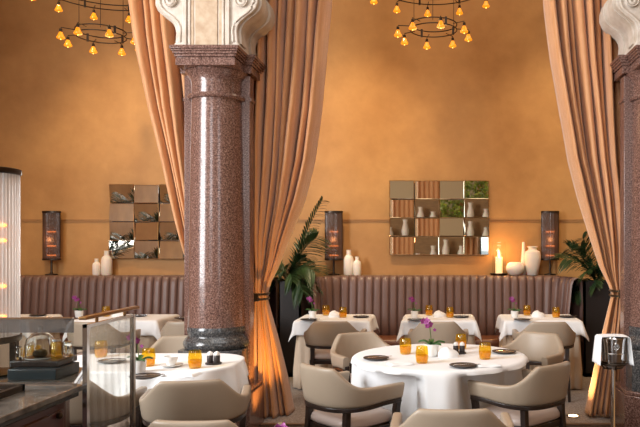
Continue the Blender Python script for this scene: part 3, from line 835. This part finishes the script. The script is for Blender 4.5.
def rect_table(label, cx, cy, hx, hy, rz=0, over=.15, under=True, seed=0, deep=None, group=None, oname=None):
    t = empty('dining_table', label, 'table', (cx, cy, 0), rz, group)
    MB().box(-hx+.02, hx-.02, -hy+.02, hy-.02, .71, TZ-.002).build('tabletop', M['tabletop'], t, bevel=.004)
    g = MB(); g.lathe([(0, .015), (.2, .015), (.2, .03), (.03, .05), (.03, .71), (0, .71)], seg=20)
    g.build('pedestal', M['bronze'], t)
    rnd = random.Random(seed); p1, p2 = rnd.uniform(0, 6), rnd.uniform(0, 6)
    if under:
        zs = [.743, .735, .6, .4, .2, .02]
        def fu(u, v):
            j = int(round(v*5)); z = zs[j]
            p, nn, _ = perim(hx+.006, hy+.006, .03, u)
            dp = smooth((.74-z)/.6)
            o_ = (.018*math.sin(u*2*PI*26+p1)+.012*math.sin(u*2*PI*15+p2))*dp+.02*dp
            if j == 0: o_ = -.008
            return (p[0]+nn[0]*o_, p[1]+nn[1]*o_, z)
        uc = MB().grid(fu, 208, 5, cu=True)
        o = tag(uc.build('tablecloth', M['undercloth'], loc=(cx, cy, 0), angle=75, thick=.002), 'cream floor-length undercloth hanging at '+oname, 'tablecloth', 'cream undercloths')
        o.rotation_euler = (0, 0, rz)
    H = .7525; A, B = hx+over, hy+over
    def fc(u, v):
        U, V = lerp(-A, A, u), lerp(-B, B, v)
        px, py = max(-hx, min(hx, U)), max(-hy, min(hy, V))
        ex, ey = U-px, V-py; L = math.hypot(ex, ey)
        if L < 1e-6: return (U, V, H)
        nx, ny = ex/L, ey/L
        edge = math.atan2(V, U)
        wob = (.016*math.sin(U*17+p1)*abs(ny)+.016*math.sin(V*17+p2)*abs(nx))*min(1, L/.12)
        outw = .030*min(1, L/.02)+L*.10+wob+(.28*L*min(1, 2*min(abs(ex), abs(ey))/L))
        dz = max(0, L-.008)*.985
        return (px+nx*outw, py+ny*outw, H-dz)
    c = MB().grid(fc, 76, 64).build('tablecloth', M['cloth'], loc=(cx, cy, 0), angle=75, thick=.003)
    c.rotation_euler = (0, 0, rz)
    tag(c, 'white linen cloth laid over '+oname, 'tablecloth', 'white cloths on the square tables')
    return t
GT = 'dining tables along the banquettes'
rect_table('square table at the left end of the long banquette, cream undercloth to the floor', -1.13, 7.83, .375, .31, 0, .165, True, 1, group=GT, oname='the left of the three far tables')
rect_table('square table at the middle of the long banquette below the centre mirror', .02, 7.83, .37, .31, 0, .165, True, 2, group=GT, oname='the middle far table')
rect_table('square table at the right end of the long banquette', 1.14, 7.83, .39, .31, 0, .165, True, 3, group=GT, oname='the right far table')
rect_table('table at the left banquette behind the brass rail of the screen', -3.47, 7.83, .44, .31, 0, .17, True, 4, group=GT, oname='the table behind the brass rail')
rect_table('table at the far left end of the left banquette beside the reeded lamp', -4.90, 7.83, .50, .31, 0, .17, True, 5, group=GT, oname='the farthest left table')
rect_table('table mostly hidden behind the full column', -2.36, 7.83, .27, .31, 0, .07, True, 6, group=GT, oname='the table behind the full column')
lt = empty('dining_table', 'long round-cornered table in the left foreground before the full column', 'table', (-2.03, 4.84, 0))
def slab(hx, hy, rc, n=60): return [perim(hx, hy, rc, k/n)[0] for k in range(n)]
MB().vprism(slab(.63, .35, .27), .715, TZ).build('tabletop', M['tabletop'], lt)
MB().lathe([(0, 0), (.2, 0), (.2, .03), (.03, .05), (.03, .715), (0, .715)], seg=20).build('pedestal', M['bronze'], lt)
def lc(u, v):
    j = int(round(v*13))
    if j <= 4:
        k = (.001, .4, .75, .95, 1)[j]; p, nn, _ = perim(.655, .375, .28, u); return (p[0]*k, p[1]*k, .7525)
    h = (.005, .015, .03, .05, .08, .11, .15, .19, .23)[j-5]; p, nn, _ = perim(.655, .375, .28, u)
    o_ = .008+h*.14+(.016*math.sin(u*2*PI*17)+.014*math.sin(u*2*PI*9+1))*min(1, h/.12)
    dropx = 1+.25*math.sin(u*2*PI*4+.6)
    return (p[0]+nn[0]*o_, p[1]+nn[1]*o_, .7525-h*dropx*.82)
tag(MB().grid(lc, 240, 13, cu=True).build('tablecloth', M['cloth'], loc=(-2.03, 4.84, 0), angle=75, thick=.003), 'white linen cloth over the left foreground table, before the column', 'tablecloth')

# ------------------------------------------------------------------ tableware
CZ = .7545
def make_tumbler():
    o = empty('tumbler', '', 'glass')
    MB().lathe([(0, .0), (.032, .0), (.039, .008), (.044, .04), (.044, .07), (.038, .115), (.036, .115), (.0415, .07), (.0415, .042), (.036, .012), (0, .010)], seg=28).build('bowl', M['amber'], o)
    MB().lathe([(0, .011), (.035, .013), (.0405, .042), (.0405, .055), (0, .055)], seg=28).build('drink', M['amberjuice'], o)
    return o
TB = make_tumbler()
def make_orchid():
    o = empty('potted_orchid', '', 'flower')
    MB().lathe([(0, 0), (.034, 0), (.040, .01), (.046, .075), (.042, .077), (.038, .06), (0, .058)], seg=28).build('pot', M['ceramic'], o)
    for k, (a, ln, up) in enumerate([(.1, .085, .6), (2.9, .085, .7), (1.6, .07, .9), (4.4, .075, .8), (5.5, .085, .4)]):
        g = MB()
        def fn(u, v, a=a, ln=ln, up=up):
            s = u; w = .017*math.sin(PI*min(1, .1+.88*s))*(v-.5)*2
            h = ln*s; z = .06+up*ln*s*(1.5-1.1*s)+abs(v-.5)*.02
            return (math.cos(a)*h-math.sin(a)*w, math.sin(a)*h+math.cos(a)*w, z)
        g.grid(fn, 8, 4).build('leaf', M['orchidleaf'], o, thick=.002, angle=70)
    pts = [Vector((0, 0, .06)), Vector((-.005, .0, .13)), Vector((-.012, 0, .19)), Vector((-.03, -.005, .235)), Vector((-.06, -.01, .235))]
    MB().sweep(pts, .0028, 6).build('stem', M['stem'], o)
    rn = random.Random(2)
    for c, s in [((-.010, -.012, .20), .024), ((-.030, -.018, .222), .026), ((-.052, -.016, .222), .022), ((.02, -.005, .165), .012), ((-.026, -.02, .192), .018)]:
        g = MB()
        tilt = Matrix.Rotation(rn.uniform(-.5, .5), 3, 'Z') @ Matrix.Rotation(rn.uniform(-.3, .3), 3, 'X')
        for k in range(5):
            a = 2*PI*k/5+PI/2
            ps = []
            for i in range(6):
                t = i/5; w = s*.42*math.sin(PI*min(.97, .12+.85*t))
                for sd in (-1, 0, 1):
                    x = math.cos(a)*s*t-math.sin(a)*w*sd; z = math.sin(a)*s*t+math.cos(a)*w*sd
                    ps.append(Vector(c)+tilt @ Vector((x, -.15*s*math.sin(PI*t)-(0 if sd else -.1*s), z)))
            g.add(ps, [(3*i+q, 3*i+q+1, 3*i+q+4, 3*i+q+3) for i in range(5) for q in range(2)])
        g.lathe([(0, -.2*s), (.16*s, -.05*s), (.1*s, .12*s), (0, .15*s)], c=(c[0], c[1]-.01, c[2]), seg=8)
        g.build('flower', M['petal'], o, fix=False, angle=70)
    return o
OR = make_orchid()
def make_plate():
    o = empty('side_plate', '', 'plate')
    MB().lathe([(0, 0), (.055, 0), (.085, .010), (.092, .014), (.090, .017), (.07, .010), (0, .007)], seg=40).build('dish', M['slate'], o)
    k = MB(); k.box(-.012, .012, -.085, -.01, .0165, .019); k.vprism([(-.006, -.01), (.006, -.01), (.004, .10), (-.004, .10)], .0165, .021)
    k.v = [(y*.95+.02, x*1.0, z) for x, y, z in k.v]
    tag(k.build('butter_knife', M['steel'], o, bevel=.001), 'steel knife laid across')
    return o
PL = make_plate()
def make_napkin():
    g = MB()
    def fn(u, v):
        x = (u-.5)*.17; y = (v-.5)*.11
        e = min(1, min(u, 1-u)/.06)*min(1, min(v, 1-v)/.08)
        return (x, y, .001+.013*smooth(e)+.002*math.sin(u*9+v*4))
    g.grid(fn, 24, 16)
    n_ = len(g.v); g.add([(-.085, -.055, 0), (.085, -.055, 0), (.085, .055, 0), (-.085, .055, 0)], [(3, 2, 1, 0)])
    o = g.build('folded_napkin', M['cloth'], angle=60); tag(o, '', 'napkin'); return o
NP = make_napkin()
def make_bun():
    g = MB()
    def fn(u, v):
        a = u*2*PI; ph = v*PI/2
        r = .07*math.cos(ph)*(1+.06*math.sin(3*a+1)); z = .075*math.sin(ph)**.9*(1-.25*max(0, math.cos(a))*math.sin(ph))
        return (r*math.cos(a)*1.1, r*math.sin(a)*.8, z)
    g.grid(fn, 30, 10, cu=True)
    o = g.build('peaked_napkin', M['cloth'], angle=60); tag(o, '', 'napkin'); return o
BN = make_bun()
def make_cup():
    o = empty('teacup', '', 'cup')
    MB().lathe([(0, 0), (.04, 0), (.075, .012), (.078, .016), (.04, .008), (0, .006)], seg=36).build('saucer', M['ceramic'], o)
    MB().lathe([(0, .009), (.022, .009), (.03, .02), (.042, .045), (.045, .068), (.042, .068), (.038, .045), (.025, .022), (0, .018)], seg=32).build('bowl', M['ceramic'], o)
    MB().sweep([(.042, 0, .058), (.06, 0, .058), (.064, 0, .042), (.052, 0, .03), (.036, 0, .03)], .004, 8).build('handle', M['ceramic'], o)
    return o
CP = make_cup()
def make_cruet():
    o = empty('cruet_set', '', 'condiment set')
    MB().lathe([(0, 0), (.052, 0), (.054, .004), (.054, .010), (0, .010)], seg=28).build('tray', M['slate'], o)
    for x in (-.023, .023):
        j = MB().lathe([(0, .010), (.020, .010), (.021, .02), (.021, .055), (.018, .06), (0, .06)], c=(x, 0, 0), seg=18).build('jar', M['slate'], o)
        MB().lathe([(0, .06), (.018, .06), (.020, .066), (.016, .08), (.006, .086), (0, .088)], c=(x, 0, 0), seg=18).build('lid', M['ceramic'], j)
    return o
CR = make_cruet()
GG = {'t': 'amber tumblers', 'o': 'potted pink orchids', 'p': 'dark side plates', 'n': 'folded white napkins', 'b': 'peaked white napkins', 'c': 'white teacups', 'r': 'cruet sets'}
PR = {'t': TB, 'o': OR, 'p': PL, 'n': NP, 'b': BN, 'c': CP, 'r': CR}
def put(kind, x, y, label, rz=0, s=None):
    place(PR[kind], kind, label, (x, y, CZ), rz, GG[kind], s)
def onp(px, py):                                    # point of a table top under an image point
    d = (EYE-CZ)*F/(py-HY); return (px-CX)*d/F, d
def putp(kind, px, py, label, rz=0, s=None):
    x, y = onp(px, py); put(kind, x, y, label, rz, s)
# round table
putp('t', 405.5, 354, 'amber tumbler on the round table, the farther left one behind its twin')
putp('t', 422, 363, 'amber tumbler on the round table, nearest to us')
putp('t', 485, 359, 'pale amber tumbler at the right of the round table')
putp('t', 461, 349, 'amber tumbler behind the cruet set on the round table')
putp('o', 431.5, 356, 'pink orchid in a white pot on the round table', 0, 1.15)
putp('b', 448, 357, 'peaked white napkin in the middle of the round table')
putp('r', 459, 353.5, 'dark cruet pair with white lids on the round table')
putp('p', 376, 359.5, 'dark side plate at the left edge of the round table', .3)
putp('p', 463, 367, 'dark side plate at the front of the round table, knife to the right', 0)
putp('p', 504, 353, 'dark side plate at the right rear of the round table', .2)
putp('n', 400, 364.5, 'folded white napkin left of the front tumbler on the round table', .4)
putp('n', 488, 366, 'folded white napkin at the right front of the round table', .25)
# far tables
for (tag_, ox, gx, gx2, bx, plx, prx) in [('left far table', 312, 326, 343, 335, 309, 361), ('middle far table', 414, 429, 450, 439.5, 416, 461), ('right far table', 514, 527, 556, 538, 522, 567)]:
    putp('o', ox+.5, 317.3, 'pink orchid in a white pot on the '+tag_, 0, .95)
    putp('t', gx, 315.3, 'amber tumbler next to the orchid on the '+tag_)
    putp('t', gx2, 317.5, 'amber tumbler at the right on the '+tag_)
    putp('b', bx, 317, 'peaked white napkin between the tumblers on the '+tag_)
    putp('p', plx, 320.5, 'dark side plate at the left on the '+tag_)
    putp('p', prx, 317.5, 'dark side plate at the right on the '+tag_)
# left tables
putp('o', 79, 317.3, 'pink orchid on the table behind the brass rail', 0, 1.0)
putp('t', 106, 316.5, 'amber tumbler on the table behind the brass rail')
putp('b', 118, 316.5, 'peaked white napkin right of the tumbler behind the brass rail')
putp('p', 139, 316.5, 'dark side plate at the right of the table behind the brass rail')
putp('p', 38, 316, 'dark side plate on the farthest left table, beside the reeded lamp')
putp('p', 183, 319, 'dark side plate on the table mostly hidden behind the full column')
# left foreground table
putp('o', 139, 372, 'pink orchid in a white pot on the left foreground table, right of the screen', .0, 1.0)
putp('t', 148.5, 366, 'amber tumbler next to the orchid on the left foreground table')
putp('t', 195, 368, 'amber tumbler at the right of the teacup on the left foreground table')
putp('c', 171, 366.5, 'white teacup on a saucer on the left foreground table', 2.6)
putp('r', 213.5, 364, 'cruet pair with white lids on the left foreground table, before the column base')
putp('p', 145, 378, 'dark side plate on the left foreground table above the chair', .2)
putp('n', 182, 375.5, 'folded white napkin before the teacup on the left foreground table', -.1, 1.2)
putp('t', 101, 357, 'amber tumbler seen through the rippled screen')
putp('p', 112, 362.5, 'dark side plate seen through the rippled screen', .1)

# ------------------------------------------------------------------ low foreground stool with flowers at the bottom edge
st = empty('side_table', 'small dark side table below the photo edge carrying the lowest orchid', 'table', (-.66, 3.0, 0))
MB().lathe([(0, .50), (.16, .50), (.16, .52), (0, .52)], seg=32).build('tabletop', M['darkwood'], st)
MB().lathe([(0, 0), (.12, 0), (.12, .015), (.02, .03), (.02, .50), (0, .50)], seg=20).build('pedestal', M['bronze'], st)
place(OR, 'o', 'pink orchid blooms just peeping in at the bottom edge beside the orange curtain', (-.62, 3.0, .521), 0, GG['o'], 1.15)

# ------------------------------------------------------------------ wine bucket stand
ws_ = empty('wine_bucket_stand', 'polished wine bucket on a tall pole stand in front of the right curtain', 'wine cooler', (1.17, 4.65, 0))
MB().lathe([(0, 0), (.14, 0), (.14, .012), (.03, .03), (.014, .06), (.014, .74), (0, .74)], seg=24).build('pole', M['chrome'], ws_)
g = MB(); g.sweep([(.086*math.cos(a), .086*math.sin(a), .775) for a in [2*PI*k/40 for k in range(40)]], .007, 8, closed=True)
for a in (0, PI/2, PI, 1.5*PI): g.sweep([(.086*math.cos(a), .086*math.sin(a), .775), (.06*math.cos(a), .06*math.sin(a), .742), (0, 0, .735)], .005, 6)
g.build('holder', M['bronze'], ws_)
MB().lathe([(0, .752), (.066, .752), (.074, .765), (.081, .92), (.086, .945), (.083, .948), (.078, .92), (.070, .77), (0, .762)], seg=40).build('bucket', M['chrome'], ws_)
g = MB(); g.sweep([(.080*math.cos(a), .080*math.sin(a), .845) for a in [2*PI*k/40 for k in range(40)]], .003, 6, closed=True); g.build('band', M['steel'], ws_)
rg = MB(); rg.sweep([(.016*math.cos(a), -.088, .895+.02*math.sin(a)) for a in [2*PI*k/16 for k in range(16)]], .004, 6, closed=True); rg.build('ring_handle', M['steel'], ws_)
g = MB()
def dr(u, v):
    U = (u-.5)*2; L = abs(U)*.28
    if L < .094: x, z = L, .955+.006*math.cos(L*14)
    else: t = L-.094; x, z = .094+t*.08, .953-t*.97
    y = (v-.5)*(.13+.05*abs(U))+.012*math.sin(v*14)*min(1, L/.15)
    if L >= .094: x += .008*math.sin(v*16+U)
    return (math.copysign(x, U), y+.01, z-.004*abs(v-.5))
nk = g.grid(dr, 44, 20).build('draped_napkin', M['cloth'], loc=(1.17, 4.65, 0), thick=.003, angle=70)
tag(nk, 'white napkin draped over the wine bucket', 'napkin')

# ------------------------------------------------------------------ floor uplights
def spotlight_fix(label, x, y, z):
    o = empty('floor_spotlight', label, 'light', (x, y, z), group='recessed floor spotlights')
    MB().lathe([(0, 0), (.062, 0), (.062, .008), (.045, .008), (.045, .004), (0, .004)], seg=24).build('rim', M['steel'], o)
    MB().lathe([(0, .0045), (.044, .0045), (.044, .0065), (0, .0065)], seg=24).build('lens', M['spotglow'], o)
spotlight_fix('glowing round spotlight set in the carpet right of the round table', 1.235, 6.35, .0045)

# ------------------------------------------------------------------ service counter at the left
ct = empty('service_counter', 'dark mahogany service counter with a stone top in the left foreground corner', 'counter', (-2.6, 2.9, 0))
L_ = (2.6, -2.9, 0)
MB().vprism([(-4.2, 1.6), (-1.60, 1.6), (-1.60, 3.02), (-1.66, 3.06), (-1.81, 3.45), (-4.2, 3.45)], 0, .90).build('body', M['mahogany'], ct, loc=L_, bevel=.005)
pn = MB()
for y0, y1 in ((1.7, 2.3), (2.34, 2.98)): pn.box(-1.61, -1.588, y0, y1, .08, .86)
pn.build('panel', M['mahogany'], ct, loc=L_, bevel=.004)
MB().lathe([(0, 0), (.012, 0), (.014, .014), (.008, .02), (0, .022)], seg=14).build('knob', M['bronze'], ct, loc=(-1.588+2.6, 2.93-2.9, .845)).rotation_euler = (0, PI/2, 0)
tag(MB().vprism([(-4.2, 1.55), (-1.565, 1.55), (-1.565, 3.06), (-1.61, 3.10), (-1.765, 3.50), (-4.2, 3.50)], 0.9, 0.925).build('edge', M['edge_dark'], ct, loc=L_, bevel=.004), 'dark counter edge')
MB().vprism([(-4.2, 1.55), (-1.545, 1.55), (-1.545, 3.06), (-1.61, 3.10), (-1.765, 3.50), (-4.2, 3.50)], 0.925, 0.95).build('worktop', M['stone_top'], ct, loc=L_, bevel=.004)
dt = MB()
dt.box(-3.3, -1.74, 2.1, 2.92, .951, .957)
for k in range(17): dt.box(-3.26, -1.78, 2.13+k*.046, 2.148+k*.046, .957, .966)
dt.box(-3.3, -1.73, 2.92, 2.94, .951, .975).box(-3.3, -1.73, 2.08, 2.1, .951, .975).box(-1.75, -1.73, 2.08, 2.94, .951, .975)
tag(dt.build('drip_tray', M['bronze']), 'dark ridged drip tray on the counter at the bottom left', 'tray')
# glass guard (frontal) on the counter
gg = empty('glass_guard', 'low clear glass guard standing across the counter', 'glass guard', (-2.4, 3.08, .95))
L2 = (2.4, -3.08, -.95)
MB().box(-3.6, -1.60, 3.075, 3.083, .958, 1.175).build('pane', M['thin'], gg, loc=L2)
tag(MB().box(-3.6, -1.60, 3.073, 3.085, 1.175, 1.235).build('etched_band', M['etched'], gg, loc=L2), 'grey etched band along the top')
MB().box(-3.6, -1.60, 3.070, 3.088, .951, .958).box(-3.6, -1.60, 3.070, 3.088, 1.235, 1.242).build('frame', M['steel'], gg, loc=L2)
# rippled screen going away along the counter flank
sx_ = -1.525
ss = empty('glass_screen', 'steel framed rippled glass screen beside the counter', 'screen', (sx_, 3.3, 0))
L3 = (-sx_, -3.3, 0)
y0, y1, zt = 3.03, 3.52, 1.215
MB().box(sx_-.010, sx_+.010, y0, y0+.022, 0, zt).box(sx_-.010, sx_+.010, y1-.022, y1, 0, zt).box(sx_-.009, sx_+.009, y0, y1, zt-.014, zt).box(sx_-.009, sx_+.009, y0, y1, .0, .03).build('frame', M['steel'], ss, loc=L3)
g = MB()
def rp(u, v): return (sx_+.003*math.sin(u*40+math.sin(v*9)), lerp(y0+.022, y1-.022, u), lerp(.03, zt-.014, v))
tag(g.grid(rp, 60, 24).build('pane', M['ripple'], ss, loc=L3, thick=.005, angle=80), 'slightly rippled glass pane')
tag(MB().box(sx_-.018, sx_+.018, y0-.02, y1+.03, zt+.022, zt+.036).box(sx_-.006, sx_+.006, y0+.1, y0+.115, zt, zt+.022).box(sx_-.006, sx_+.006, y1-.11, y1-.095, zt, zt+.022).build('cap_rail', M['brass'], ss, loc=L3, bevel=.004), 'aged brass cap rail')
# the tall reeded lamp
lx, ly = -2.15, 3.27
bl = empty('reeded_lamp', 'tall reeded glass cylinder lamp with a dark cap on the counter at the left edge', 'lamp', (lx, ly, .951))
R = .175
g = MB()
NR = 52
g.grid(lambda u, v: ((R-.005+.006*abs(math.sin(u*PI*NR)))*math.cos(u*2*PI), (R-.005+.006*abs(math.sin(u*PI*NR)))*math.sin(u*2*PI), lerp(.185, .945, v)), NR*6, 1, cu=True)
tag(g.build('glass_cylinder', M['reeded'], bl, angle=80), 'cylinder of clear reeded glass rods')
tag(MB().lathe([(0, .94), (R+.004, .94), (R+.008, .945), (R+.008, .965), (R, .968), (0, .968)], seg=56).build('cap', M['bronze'], bl), 'dark bronze cap')
MB().lathe([(0, .155), (R+.004, .155), (R+.008, .16), (R+.008, .185), (0, .187)], seg=56).build('bottom_ring', M['bronze'], bl)
MB().lathe([(0, .188), (.012, .188), (.012, .938), (0, .938)], seg=14).build('inner_post', M['steel'], bl)
for k, a in enumerate((0, 2.1, 4.2)):
    MB().box(R*1.0*math.cos(a)-.014, R*1.0*math.cos(a)+.014, R*1.0*math.sin(a)-.014, R*1.0*math.sin(a)+.014, .012, .16).build('leg', M['bronze'], bl)
MB().lathe([(0, 0), (R-.02, 0), (R-.02, .008), (R-.03, .012), (0, .012)], seg=48).build('foot', M['bronze'], bl)
for z in (.70, .63, .42, .28):
    b_ = MB().lathe([(0, -.07), (.010, -.065), (.010, .065), (0, .07)], seg=10); b_.v = [(c+.10, a-.05, b4+z) for a, b4, c in b_.v]
    b_.build('light_tube', M['tube'], bl)
# things on the counter behind the guard
CT = .9505
bd = tag(MB().box(-1.955, -1.735, 3.20, 3.38, CT+.0505, CT+.08).build('serving_board', M['darkwood'], bevel=.006), 'dark wooden serving board under the glass dome', 'board')
tag(MB().box(-1.935, -1.715, 3.15, 3.36, CT, CT+.05).build('tray', M['bluetray'], bevel=.005), 'blue grey tray on the counter before the glass dome', 'tray')
cl = empty('glass_cloche', 'clear glass dome over pastry on the dark serving board', 'cloche', (-1.865, 3.29, CT+.0805))
MB().lathe([(.062, .002), (.063, .06), (.055, .09), (.035, .112), (.012, .12), (.006, .124), (.006, .13), (.012, .136), (.008, .146), (0, .148), ], seg=36).build('dome', M['glass'], cl, thick=.003)
tag(MB().lathe([(0, 0), (.066, 0), (.068, .004), (0, .004)], seg=32).build('plate', M['ceramic'], cl), 'white plate')
ps_ = MB().lathe([(0, 0), (.026, .002), (.032, .014), (.026, .03), (0, .036)], seg=18).build('pastry', M['food'], loc=(-1.865, 3.29, CT+.085)); tag(ps_, 'golden pastry under the glass dome', 'pastry')
def jar(label, x, y, z, r, h, m='glass', cat='jar', lidm='steel'):
    o = empty('jar', label, cat, (x, y, z), group='small jars on the counter')
    MB().lathe([(0, 0), (r*.9, 0), (r, .006), (r, h*.8), (r*.8, h*.88), (r*.74, h*.88), (r*.9, h*.78), (r*.9, .01), (0, .008)], seg=24).build('body', M[m], o)
    MB().lathe([(0, h*.88), (r*.85, h*.88), (r*.85, h), (0, h)], seg=24).build('lid', M[lidm], o)
jar('small amber jar right of the glass dome', -1.777, 3.27, CT+.0805, .024, .09, 'amber')
jar('small clear jar at the right end of the serving board', -1.757, 3.33, CT+.0805, .020, .07)
jar('small clear jar left of the glass dome', -1.935, 3.24, CT+.0805, .014, .06)
x, y = -2.20, 3.82
tm = place(TB, 't', 'amber tumbler on the counter behind the leg of the reeded lamp', (-1.985, 3.44, CT), 0, GG['t'])

# ------------------------------------------------------------------ lights
def light(kind, name, loc, energy, color, target=None, **k):
    l = bpy.data.lights.new(name, kind); l.energy = energy; l.color = color
    for a, b_ in k.items(): setattr(l, a, b_)
    o = bpy.data.objects.new(name, l); COL.objects.link(o); o.location = loc
    if target is not None:
        d = Vector(target)-Vector(loc); o.rotation_euler = d.to_track_quat('-Z', 'Y').to_euler()
    return o
DAY = (.97, .985, 1.0)
light('AREA', 'window_daylight_left', (-3.2, -4.85, 3.0), 150, DAY, (-.8, 6, 1.2), shape='RECTANGLE', size=2.0, size_y=3.8)
light('AREA', 'window_daylight_right', (3.3, -4.85, 3.0), 70, DAY, (0, 6, 1.2), shape='RECTANGLE', size=2.0, size_y=3.8)
light('AREA', 'window_daylight_side', (XL-.02, 1.7, 2.9), 680, DAY, (0, 2.5, 2.3), shape='RECTANGLE', size=2.9, size_y=3.7)
light('AREA', 'overhead_fill', (0, 2.5, 6.0), 120, (.97, .98, 1), (0, 3.2, 0), shape='RECTANGLE', size=5, size_y=3)  # soft fill added overhead, the ceiling has no opening here
WARM = (1.0, .62, .30)
for x, tx, tz, e in ((-4.3, -3.9, 1.6, 470), (-1.2, -.9, 1.5, 620), (1.6, 1.5, 1.6, 430)):
    light('SPOT', 'ceiling_wall_washer', (x, 6.9, 5.9), e, (1.0, .74, .44), (tx, 9.0, tz), spot_size=math.radians(50), spot_blend=1.0, shadow_soft_size=.12)
light('AREA', 'ceiling_downlight', (0, 7.4, 6.0), 60, (1, .82, .6), (0, 7.6, 0), shape='RECTANGLE', size=6, size_y=1.2)
light('POINT', 'candle_light', (.80, 8.80, LZ+.30), 5.0, (1, .50, .16), shadow_soft_size=.03)
for x in (-4.89, -1.31, 1.43):
    light('POINT', 'ledge_lamp_light', (x, 8.80, LZ+.45), .8, (1, .45, .18), shadow_soft_size=.04)
light('SPOT', 'floor_uplight_right', (1.235, 6.33, .06), 45, (1, .60, .22), (1.50, 6.35, 1.2), spot_size=math.radians(80), spot_blend=.8, shadow_soft_size=.04)
light('SPOT', 'floor_uplight_left', (-1.36, 5.75, .06), 70, (1, .50, .12), (-1.50, 6.25, 1.0), spot_size=math.radians(80), spot_blend=.8, shadow_soft_size=.04)
for p in (W(433.5, 27.5, 7.5), W(101, 34, 7.5)):
    light('POINT', 'chandelier_light', (p.x, p.y, p.z-.2), 14, (1, .55, .2), shadow_soft_size=.3)
w = bpy.data.worlds.new('world'); sc.world = w; w.use_nodes = True
w.node_tree.nodes['Background'].inputs[0].default_value = (.75, .85, 1, 1)
w.node_tree.nodes['Background'].inputs[1].default_value = 1.0

# ------------------------------------------------------------------ view
sc.view_settings.view_transform = 'Standard'; sc.view_settings.look = 'None'
sc.view_settings.exposure = .12; sc.view_settings.gamma = 1
sc.view_settings.use_curve_mapping = False
sc.cycles.use_denoising = True
sc.cycles.max_bounces = 10; sc.cycles.transparent_max_bounces = 12
sc.cycles.caustics_reflective = False; sc.cycles.caustics_refractive = False
sc.cycles.sample_clamp_indirect = 4
bpy.context.view_layer.update()
